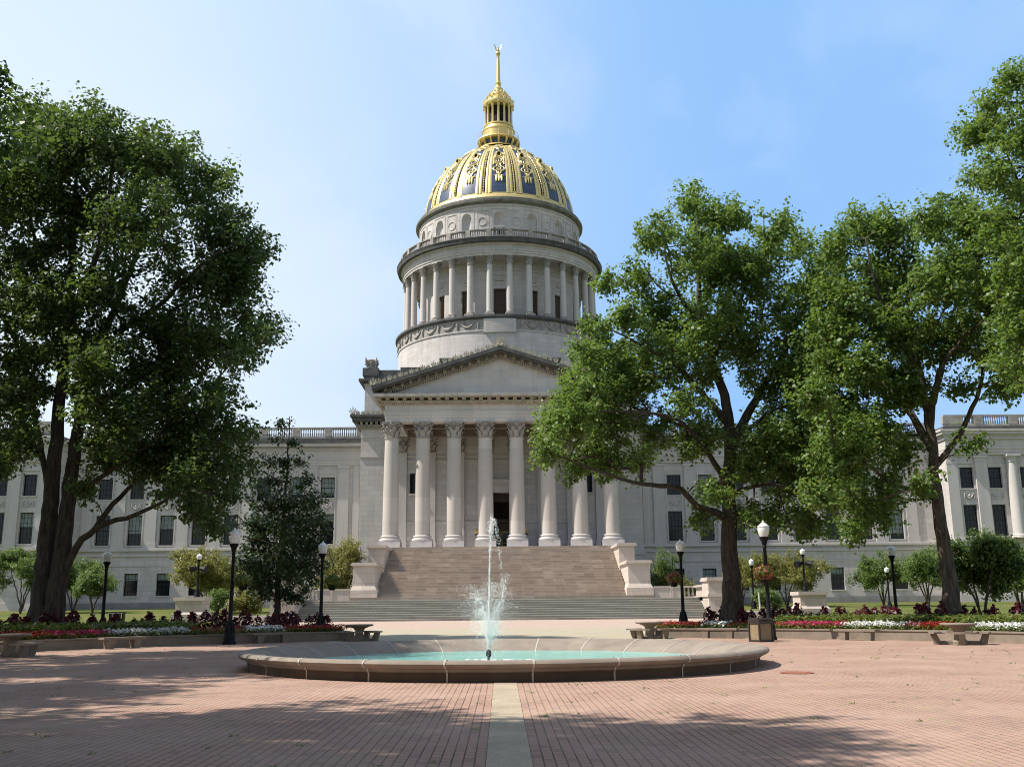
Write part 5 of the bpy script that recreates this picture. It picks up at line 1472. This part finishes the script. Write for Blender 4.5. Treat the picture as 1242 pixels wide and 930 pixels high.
basket(817,703,52.3,.26,.42,M_basket,'hanging basket of pink flowers on the lamp in the red bed')
basket(403,707,51.3,.26,.5,None,'dark leafy hanging basket on the lamp at the stair end of the left bed')

# ------------------------------------------------------------------ trees
def poly_nodes(pts, r0, r1, step=.45, rng=None):
    pts = [np.array(p) for p in pts]
    # catmull-rom smoothing
    out = []
    n = len(pts)
    for i in range(n-1):
        p0, p1, p2, p3 = pts[max(i-1,0)], pts[i], pts[i+1], pts[min(i+2,n-1)]
        k = max(2,int(np.linalg.norm(p2-p1)/step))
        for q in range(k):
            u = q/k
            out.append(.5*((2*p1)+(-p0+p2)*u+(2*p0-5*p1+4*p2-p3)*u*u+(-p0+3*p1-3*p2+p3)*u**3))
    out.append(pts[-1]); out = np.array(out)
    if rng is not None: out[1:-1] += rng.normal(size=out[1:-1].shape)*.03
    d = np.concatenate([[0],np.cumsum(np.linalg.norm(np.diff(out,axis=0),axis=1))]); u = d/d[-1]
    rad = r0+(r1-r0)*u**.8
    return out, rad
def build_tree(name, label, cat, limbs, lobes, n_clump, per, leaf, m_leaf, m_bark, seed, group=None, clump_r=.55, flare=True, twig=.011, sides=12):
    """limbs: [(points, r0, r1)], lobes: [(centre, radius)]; leaves sit on twigs that grow from the limbs to every clump"""
    g = np.random.default_rng(seed)
    base = Vector(limbs[0][0][0])
    root = thing(name,label,cat,base,group)
    tm = MB(); nodes = []; nrad = []
    for li,(pts,r0,r1) in enumerate(limbs):
        P_, rd = poly_nodes(pts,r0,r1,rng=g)
        if flare and li == 0:
            z = P_[:,2]-P_[0,2]; rd = rd*(1+.55*np.exp(-z/.55))
        tm.tube([Vector(p) for p in P_], list(rd), sides if r0 > .15 else 7)
        lo_ = 0 if li else len(P_)//3
        nodes += list(P_[lo_:]); nrad += list(rd[lo_:])
    C = []; AX = []
    w_ = np.array([r**2.0 for _,r in lobes]); w_ /= w_.sum()
    for i in g.choice(len(lobes),n_clump,p=w_):
        c,r = lobes[i]; d = g.normal(size=3); d /= np.linalg.norm(d)
        k = g.random()**(1/2.2)*g.uniform(.8,1.08)*(g.uniform(1.08,1.3) if g.random() < .09 else 1)
        C.append(np.array(c)+d*r*k*np.array([1,1,.9])); a = d+np.array([0,0,.45])+g.normal(size=3)*.35; AX.append(a/np.linalg.norm(a))
    C = np.array(C); AX = np.array(AX)
    NN = np.array(nodes); 
    dist = np.sqrt(((C[:,None,:]-NN[None])**2).sum(-1)).min(1) if len(NN)*len(C) < 4e7 else np.linalg.norm(C-NN.mean(0),axis=1)
    order = np.argsort(dist)
    pts = np.zeros((len(NN)+5*len(C),3)); pts[:len(NN)] = NN; cnt = len(NN); par = -np.ones(len(pts),int); wgt = np.zeros(len(pts)); chains = []
    hasr = np.zeros(len(pts)); hasr[:len(NN)] = nrad
    for ci in order:
        c = C[ci]; d = np.sqrt(((pts[:cnt]-c)**2).sum(1)); d = d+.45*np.maximum(0,pts[:cnt,2]-c[2]+.2)
        j = int(np.argmin(d)); a = pts[j]; ln = np.linalg.norm(c-a); k = int(min(4,max(1,ln/.7)))
        prev = j; ch = [j]
        for q in range(1,k+1):
            u = q/k; p_ = a+(c-a)*u+np.array([0,0,.12*ln*math.sin(PI*u)])+g.normal(size=3)*.05*ln*(1 if q < k else 0)
            pts[cnt] = p_; par[cnt] = prev; prev = cnt; ch.append(cnt); cnt += 1
        chains.append(ch)
    for i in range(cnt-1,-1,-1):
        wgt[i] += 1 if i >= len(NN) else 0
        if par[i] >= 0: wgt[par[i]] += wgt[i]
    for ch in chains:
        rd = [twig*max(1,wgt[i])**.42 for i in ch]
        if hasr[ch[0]] > 0: rd[0] = min(rd[0],hasr[ch[0]])
        tm.tube([Vector(pts[i]) for i in ch], rd, 5, cap=False)
    obj('trunk', tm, m_bark, root, smooth=60)
    # leaves
    n = len(C)*per
    idx = np.repeat(np.arange(len(C)),per); cr_ = clump_r*g.uniform(.5,1.25,len(C))
    d = g.normal(size=(n,3)); d /= np.linalg.norm(d,axis=1,keepdims=True)
    Lp = C[idx]+d*(cr_[idx]*g.random(n)**.45)[:,None]*np.array([1,1,.75])
    Lp += AX[idx]*((d*AX[idx]).sum(1)*cr_[idx]*g.random(n)**.5*.9)[:,None]
    Nr = d*.55+g.normal(size=(n,3))*.5+np.array([0,0,.75]); Nr /= np.linalg.norm(Nr,axis=1,keepdims=True)
    L_ = leaf*g.uniform(.65,1.35,n)
    mesh_quads('crown',leaf_quads(Lp,Nr,L_,L_*.72,g,.22),m_leaf,root,loc=base)
    return root
def PX_(lst, Y0):     # photo columns/rows at a distance -> points
    return [tuple(at(x,y,Y0+(d*.6 if len(e)==3 else 0))) for e in lst for (x,y,d) in [(e[0],e[1],e[2] if len(e)==3 else 0)]]
def lob(lst, Y0, depth, seed):
    g = random.Random(seed); out = []
    for (x,y,r) in lst:
        off = g.uniform(-1,1)*depth
        for o in (off, -off*.8+g.uniform(-.5,.5)):
            c = at(x,y,Y0+o); out.append((tuple(c),r*(Y0+o)/F_PX*.98))
    return out
# big left tree with three stems
Y = 47.0
limbs = [
 (PX_([(48,757),(53,700),(58,640),(65,570),(73,480),(84,400),(88,310),(95,190)],Y),.50,.06),
 (PX_([(64,757,-.4),(71,700,-.4),(79,640,-.3),(88,565,0),(101,490,.8),(126,410,1),(162,320,1),(190,230,1)],Y),.48,.05),
 (PX_([(60,615,.1),(54,560,.2),(42,500,-.5),(26,440,-1),(12,360,-1)],Y),.17,.04),
 (PX_([(76,700,-.4),(92,664,-.9),(117,640,-1.6),(152,628,-2.4),(180,618,-3),(208,603,-3.5),(240,594,-4)],Y),.21,.04),
 (PX_([(116,641,-1.6),(136,612,-1),(165,583,0),(196,549,1),(228,518,2)],Y),.15,.03),
 (PX_([(116,490,.8),(165,462,2),(225,420,3),(285,385,3.5)],Y),.2,.04),
 (PX_([(92,600,-.2),(135,570,-1.5),(185,535,-2.5),(235,470,-3)],Y),.15,.03),
 (PX_([(140,405,1),(190,372,-1),(240,325,-2.5),(290,290,-3)],Y),.18,.03),
 (PX_([(88,430,0),(60,360,2),(40,280,3),(30,200,3)],Y),.2,.04),
 (PX_([(88,380,0),(120,300,-3),(135,220,-4),(140,160,-4)],Y),.2,.04),
 (PX_([(54,560,.2),(32,530,2),(5,505,3)],Y),.12,.03)]
lobes = lob([(60,190,60),(115,165,55),(165,190,55),(205,195,48),(245,235,52),(275,280,42),(290,345,40),(305,400,34),(285,430,36),(245,330,62),(175,270,70),(95,260,75),(20,230,55),(30,310,55),(60,370,45),(130,350,65),(200,400,65),(250,410,50),(262,480,40),(215,500,50),(245,560,45),(265,600,30),(215,585,32),(160,455,40),(15,440,38),(8,540,30),(130,560,20),(165,560,28),(-30,350,60),(-40,480,50),(40,150,45),(85,180,45),(-20,240,60),(40,430,30),(100,470,34),(155,500,40),(200,455,42),(95,420,40),(50,430,26),(185,545,36),(235,525,42),(28,490,26),(22,520,22),(125,535,24),(285,520,28),(290,565,24),(232,612,24),(258,632,18),(40,385,45),(300,300,34),(318,395,22),(20,485,30),(28,530,26),(5,565,20),(112,505,26),(128,548,24),(100,590,16),(45,468,32),(104,460,28),(150,520,30),(205,560,30),(120,430,36),(110,440,35)],Y,4.5,2)
build_tree('maple_tree','huge dark green maple with several trunks filling the left of the photo','tree',limbs,lobes,2900,48,.2,M_leafA,M_bark,21,clump_r=.6)
# near right maple
Y = 52.0
limbs = [
 (PX_([(890,755),(887,700),(884,640),(883,580),(886,525),(878,480),(862,430),(851,385),(846,330),(846,255)],Y),.55,.05),
 (PX_([(884,632,0),(868,622,-1),(846,614,-2),(826,592,-3),(800,588,-4),(765,584,-4.5),(725,570,-5),(690,558,-5)],Y),.22,.04),
 (PX_([(886,545,0),(905,505,.5),(928,465,1),(955,420,1.5),(980,360,2)],Y),.30,.05),
 (PX_([(884,515,0),(850,475,-1.5),(815,440,-3),(780,420,-3.5),(745,402,-4)],Y),.22,.04),
 (PX_([(863,432,0),(890,390,2),(910,330,3),(935,285,3)],Y),.2,.04),
 (PX_([(882,590,0),(855,545,-2.5),(822,510,-4.5),(780,500,-5.5),(720,500,-6)],Y),.18,.04),
 (PX_([(886,528,0),(910,520,-1),(930,500,-2),(960,490,-3)],Y),.15,.04),
 (PX_([(884,600,0),(915,590,-2),(945,590,-4),(985,600,-5)],Y),.14,.04),
 (PX_([(852,400,0),(820,350,-2),(805,300,-2),(800,265,-2)],Y),.15,.03),
 (PX_([(875,470,0),(845,420,3),(800,380,5),(770,350,5)],Y),.18,.03)]
lobes = lob([(835,245,26),(868,262,28),(895,265,24),(940,278,28),(965,300,24),(800,285,30),(845,310,48),(915,330,48),(770,335,28),(800,380,46),(870,385,55),(950,385,52),(990,350,30),(752,385,22),(740,430,34),(790,440,48),(850,455,25),(945,455,50),(995,430,40),(705,470,30),(690,515,34),(740,500,40),(790,520,38),(665,545,22),(700,565,26),(740,560,30),(775,560,22),(835,545,20),(950,520,46),(1000,510,40),(960,575,42),(1010,590,28),(935,625,28),(980,630,26),(865,595,24),(850,625,18),(905,570,24),(830,485,30),(850,525,30),(920,545,38),(965,545,46),(1005,560,42),(900,620,18),(900,420,40),(830,420,40),(880,330,40),(1000,335,28),(1008,400,34),(985,450,38),(1022,500,34),(985,640,22),(1030,560,36),(1000,310,22),(735,345,20),(728,395,20),(715,430,24),(690,470,24),(672,500,22),(700,500,28),(735,460,32),(770,470,32),(660,548,18),(720,545,22)],Y,4.2,3)
build_tree('maple_tree','tall maple right of the portico, its lowest limb reaching over the columns','tree',limbs,lobes,2600,46,.2,M_leafB,M_bark,22,clump_r=.55)
# second right maple with a curved limb
Y = 47.0
limbs = [
 (PX_([(1158,757),(1151,700),(1142,640),(1135,590),(1131,545),(1125,500),(1115,450),(1105,400),(1097,320)],Y),.42,.05),
 (PX_([(1133,566,0),(1155,540,-.5),(1172,515,-.8),(1178,495,-1),(1189,470,-1),(1191,440,-1.2),(1185,410,-1.5)],Y),.17,.06),
 (PX_([(1131,545,0),(1105,505,1),(1072,465,2),(1030,430,2)],Y),.24,.04),
 (PX_([(1134,603,0),(1110,596,-1),(1080,585,-2),(1050,562,-3)],Y),.16,.04),
 (PX_([(1126,505,0),(1142,450,.5),(1152,400,1),(1168,330,1)],Y),.22,.04),
 (PX_([(1128,520,0),(1135,470,-1.5),(1150,430,-3),(1200,380,-4)],Y),.18,.04),
 (PX_([(1115,450,0),(1085,400,-2),(1060,340,-3),(1050,290,-3)],Y),.18,.04)]
lobes = lob([(1048,272,28),(1015,300,28),(1085,285,34),(1130,270,30),(1165,262,36),(1205,290,42),(1240,310,40),(1075,335,42),(1140,335,52),(1200,360,52),(1030,375,38),(1085,400,45),(1150,410,45),(1225,420,40),(1260,380,50),(1050,455,38),(1100,470,38),(1015,445,32),(1060,520,34),(1090,550,30),(1030,545,32),(1040,605,26),(1000,560,24),(1075,590,24),(1115,590,20),(1005,350,32),(1010,400,34),(1035,640,22),(1070,615,24),(1000,600,26),(1020,520,34),(985,480,30),(1165,470,14),(1180,540,14),(1220,470,22),(1240,450,30)],Y,4.2,5)
build_tree('maple_tree','maple at the right with an S-curved limb in front of the end pavilion','tree',limbs,lobes,2000,48,.195,M_leafB,M_bark2,23,clump_r=.55)
# right edge tree, trunk outside the frame
Y = 38.0
limbs = [(PX_([(1390,800),(1385,650),(1380,500),(1370,380),(1350,250),(1330,120),(1320,40)],Y),.45,.06),
 (PX_([(1380,480),(1330,420,1),(1270,380,2),(1220,360,2)],Y),.18,.03),(PX_([(1372,390),(1320,320,-1),(1260,260,-2),(1200,220,-2)],Y),.2,.03),
 (PX_([(1358,290),(1310,220),(1260,160,1),(1200,150,1)],Y),.16,.03),(PX_([(1340,180),(1290,130),(1240,90,-1)],Y),.14,.03)]
lobes = lob([(1228,92,24),(1205,130,30),(1185,160,26),(1230,165,40),(1200,215,34),(1245,230,40),(1215,275,38),(1255,300,45),(1235,340,40),(1235,395,34),(1222,435,26),(1242,462,22),(1280,120,50),(1300,220,60),(1290,330,60),(1340,150,70),(1340,280,80),(1320,400,60),(1270,390,40),(1400,230,80),(1400,360,80),(1360,60,40)],Y,3.5,7)
build_tree('maple_tree','maple whose branches reach in from the upper right edge, trunk out of view','tree',limbs,lobes,1700,48,.165,M_leafB,M_bark,24,clump_r=.45)
# left trees outside the frame; their crowns shade the plaza
def free_tree(x, y, h, cr, label, seed, nC=900, mat_=None, low=.42):
    g = random.Random(seed)
    limbs = [([(x,y,-.04),(x+.1,y,h*.3),(x-.1,y+.1,h*.55),(x+.1,y,h*.85)],.45,.06)]
    lobes = []
    for k in range(9):
        a = k*2*PI/9+g.uniform(-.2,.2); rr_ = cr*.62
        z = h*g.uniform(low+.06,.75); limbs.append(([(x,y,h*.33+k*.2),(x+.5*rr_*math.cos(a),y+.5*rr_*math.sin(a),(h*.33+z)/2+.6),(x+rr_*math.cos(a),y+rr_*math.sin(a),z)],.16,.04))
        lobes.append(((x+rr_*math.cos(a),y+rr_*math.sin(a),z),cr*.38))
    for k in range(8):
        a = g.uniform(0,2*PI); rr_ = cr*g.uniform(.1,.4); lobes.append(((x+rr_*math.cos(a),y+rr_*math.sin(a),h*g.uniform(.6,.88)),cr*.36))
    return build_tree('maple_tree',label,'tree',limbs,lobes,nC,40,.27,mat_ or M_leafA,M_bark,seed,clump_r=.65)
free_tree(-23.6,29.5,28,8.5,'maple at the far left edge, only its leaf tips showing at the top corner',31,1500)
free_tree(-17.0,7.0,25,8.4,'maple beside the camera at left, out of view, shading the foreground bricks',32,2400)
free_tree(-25.8,16.0,24,8,'maple left of the camera, out of view, dappling the left bricks',34,1200)
free_tree(-33.5,44,25,8.5,'maple beyond the left edge, out of view, shading the left flower bed',35,1200)
free_tree(-4,-10,22,9,'added maple behind the camera, out of view, its crown blocking sky light',39,900)  # unseen tree added as canopy to deepen the foreground shade
free_tree(7.5,-14,20,8,'added maple behind the camera at right, out of view, blocking sky light',36,900)  # this and the next two are added unseen, to block sky light
free_tree(22,-5,21,8,'added maple right of the camera, out of view, blocking sky light',37,900)
free_tree(29,10,20,7.5,'added maple at the right of the plaza, out of view, blocking sky light',38,900)
tb_ = free_tree(-13.5,-4.5,19,7,'maple behind the camera at left, out of view, shading the nearest bricks',33,800)
for (x_,y_,k_) in ((-24,-6,1.1),(-33,4,1.25),(-36,22,1.2),(-45,10,1.3),(-47,34,1.3),(-22,-18,1.2),(-6,-22,1.2),(10,-26,1.2),(-38,-12,1.3),(26,-20,1.2),(38,0,1.2)):  # unseen copies added to keep low sky light off the shaded bricks
    o = dup(tb_); o.location = (x_,y_,-.04); o.rotation_euler.z = x_*1.7; o.scale = (k_,k_,k_)
    tag(o,'added park maple out of view beside or behind the camera, blocking sky light','tree','added park maples out of view')


# dark young oak before the steps
Y = 54.0
p0 = at(337,752,Y)
limbs = [(PX_([(336,757),(338,700),(342,640),(348,580),(350,540),(351,505)],Y),.17,.02)]
g = random.Random(4); lobes = []
for (yy,hw_) in ((512,8),(535,22),(560,34),(585,42),(610,50),(635,56),(660,58),(685,56),(705,52),(722,36)):
    k = max(2,int(hw_/9))
    for q in range(k):
        x_ = 346+hw_*(-1+2*(q+.5)/k)*.8-(yy-512)*.02; c = at(x_,yy,Y+g.uniform(-1,1)*hw_*Y/F_PX*.7); lobes.append((tuple(c),max(9,hw_*.33)*Y/F_PX))
for (yy,dx) in ((690,-45),(680,48),(650,-48),(640,50),(610,-40),(600,42),(570,-28),(560,28)):
    limbs.append((PX_([(339,yy+14),(339+dx*.5,yy+4,.4*(1 if dx>0 else -1)),(339+dx,yy,-.5)],Y),.05,.015))
build_tree('oak_tree','narrow dark green young oak standing before the left end of the steps','tree',limbs,lobes,470,34,.17,M_leafDark,M_bark,41,clump_r=.42)

# small lawn trees and shrubs
def small_tree(name, label, px, Y, py0, w_px, top_py, mat_, seed, stems=4, group=None, nC=170, leaf=.15, low=.2, per=46, cat='small tree', clump=.42):
    g = random.Random(seed); b = at(px,py0,Y); b.z = lawn_h(b.x,Y)-.05 if Y > 53 else .4
    topz = at(px,top_py,Y).z; h = topz-b.z; cw = w_px*Y/F_PX/2*1.12
    limbs = []; lobes = []
    for k in range(stems):
        a = k*2*PI/stems+g.uniform(-.4,.4); rr_ = cw*.55
        limbs.append(([tuple(b),(b.x+.25*rr_*math.cos(a),Y+.25*rr_*math.sin(a),b.z+h*.25),(b.x+.65*rr_*math.cos(a),Y+.65*rr_*math.sin(a),b.z+h*.5),(b.x+rr_*math.cos(a),Y+rr_*math.sin(a),b.z+h*.75)],.09,.025))
    for k in range(18):
        a = g.uniform(0,2*PI); rr_ = cw*g.uniform(.15,.8); u = rr_/cw
        lobes.append(((b.x+rr_*math.cos(a),Y+rr_*math.sin(a),b.z+h*(low+.14+(.8-low-.14)*math.sqrt(1-u*u)*g.uniform(.15,1.05))),cw*g.uniform(.24,.36)))
    return build_tree(name,label,cat,limbs,lobes,int(nC*2.5),per,leaf,mat_,M_bark2,seed,group,clump_r=clump,flare=False,twig=.008)
GL = 'small rounded lawn trees'
small_tree('dogwood_tree','small rounded green tree at the left edge before the left wing',25,105,741,78,655,M_leafSh,51,4,GL,260)
small_tree('dogwood_tree','small rounded light green tree just right of the big left trunk',88,108,741,72,668,M_leafSh,52,4,GL,200)
small_tree('dogwood_tree','small spreading green tree half hidden between left trunk and lamp',112,104,741,50,676,M_leafSh,53,3,GL,130)
small_tree('crabapple_tree','small yellow-leaved tree behind the left lamp pedestal',252,100,738,104,650,M_leafYel,54,4,None,260,.16)
small_tree('willow_shrub','tall airy yellow-green shrub left of the grand steps',416,102,728,70,634,M_leafYel,55,7,None,230,.15,.12,26)
small_tree('crabapple_tree','airy olive green tree behind the right cheek pedestal',806,106,726,60,650,M_leafSh,56,5,None,170,.15,.15,24)
small_tree('round_bush','low green bush beside the right landing balustrade',830,103,728,36,690,M_leafYel,57,6,None,90,.15,.05,30,'bush')
small_tree('crabapple_tree','small yellowish tree behind the right lamp pedestal',955,104,737,104,655,M_leafYel,58,4,None,240,.16)
small_tree('round_bush','low bright green bush left of the right side steps',930,98,737,34,714,M_leafSh,59,6,None,110,.14,.02,34,'bush')
small_tree('round_bush','low yellow-green bush between the left pedestal and the young oak',296,92,741,36,708,M_leafYel,60,6,None,120,.14,.02,34,'bush')
small_tree('round_bush','low green bush just left of the yellow-green bush',264,94,741,26,712,M_leafSh,61,6,None,90,.14,.02,34,'bush')
small_tree('dogwood_tree','small spreading tree left of the distant lamp before the right wing',1072,104,733,70,662,M_leafSh,62,4,GL,190)
small_tree('dogwood_tree','rounded green tree just left of the right maple trunk',1126,100,733,74,650,M_leafSh,63,5,GL,240)
small_tree('dogwood_tree','large leafy dogwood right of the right maple trunk',1192,58,745,98,634,M_leafSh,64,4,GL,330,.17)
small_tree('dogwood_tree','leafy dogwood cut by the right edge of the photo',1240,62,745,60,645,M_leafSh,65,4,GL,200,.17)
small_tree('crabapple_tree','thin nearly bare tree behind the near maple trunk',900,108,735,60,660,M_leafYel,66,4,None,70,.14)

# ------------------------------------------------------------------ weeds and fallen leaves on the bricks
g_ = np.random.default_rng(9); n = 260
rr_ = np.sqrt(g_.uniform(7.2**2,20**2,n)); aa = g_.uniform(0,2*PI,n); cxs = rr_*np.sin(aa); cys = FY+rr_*np.cos(aa)
idx = np.repeat(np.arange(n),12); C = np.stack([cxs[idx]+g_.normal(size=n*12)*.035,cys[idx]+g_.normal(size=n*12)*.05,.004+0*cxs[idx]],1)
Nr = g_.normal(size=(n*12,3))*.6+np.array([0,0,1]); Nr /= np.linalg.norm(Nr,axis=1,keepdims=True)
L_ = g_.uniform(.02,.05,n*12)
Q = leaf_quads(C,Nr,L_,L_*.6,g_,-.25); Q[...,2] = np.maximum(Q[...,2],.003)
stuff('weed_tufts',Q,M_leafSh,'tiny green weeds growing in the joints of the brick plaza','weeds')
n = 420
rr_ = np.sqrt(g_.uniform(7.2**2,20.8**2,n)); aa = g_.uniform(0,2*PI,n)
C = np.stack([rr_*np.sin(aa),FY+rr_*np.cos(aa),.006+0*aa],1); Nr = g_.normal(size=(n,3))*.15+np.array([0,0,1]); Nr /= np.linalg.norm(Nr,axis=1,keepdims=True)
L_ = g_.uniform(.025,.055,n); Q = leaf_quads(C,Nr,L_,L_*.7,g_,-.1); Q[...,2] = np.maximum(Q[...,2],.003)
stuff('fallen_leaves',Q,leaf_mat('dry_leaves',[(0.16,0.09,0.04),(0.22,0.12,0.05),(0.12,0.07,0.04),(0.2,0.15,0.05)],(0.2,0.1,0.04),.1),'dry brown leaves scattered over the brick plaza','leaves')
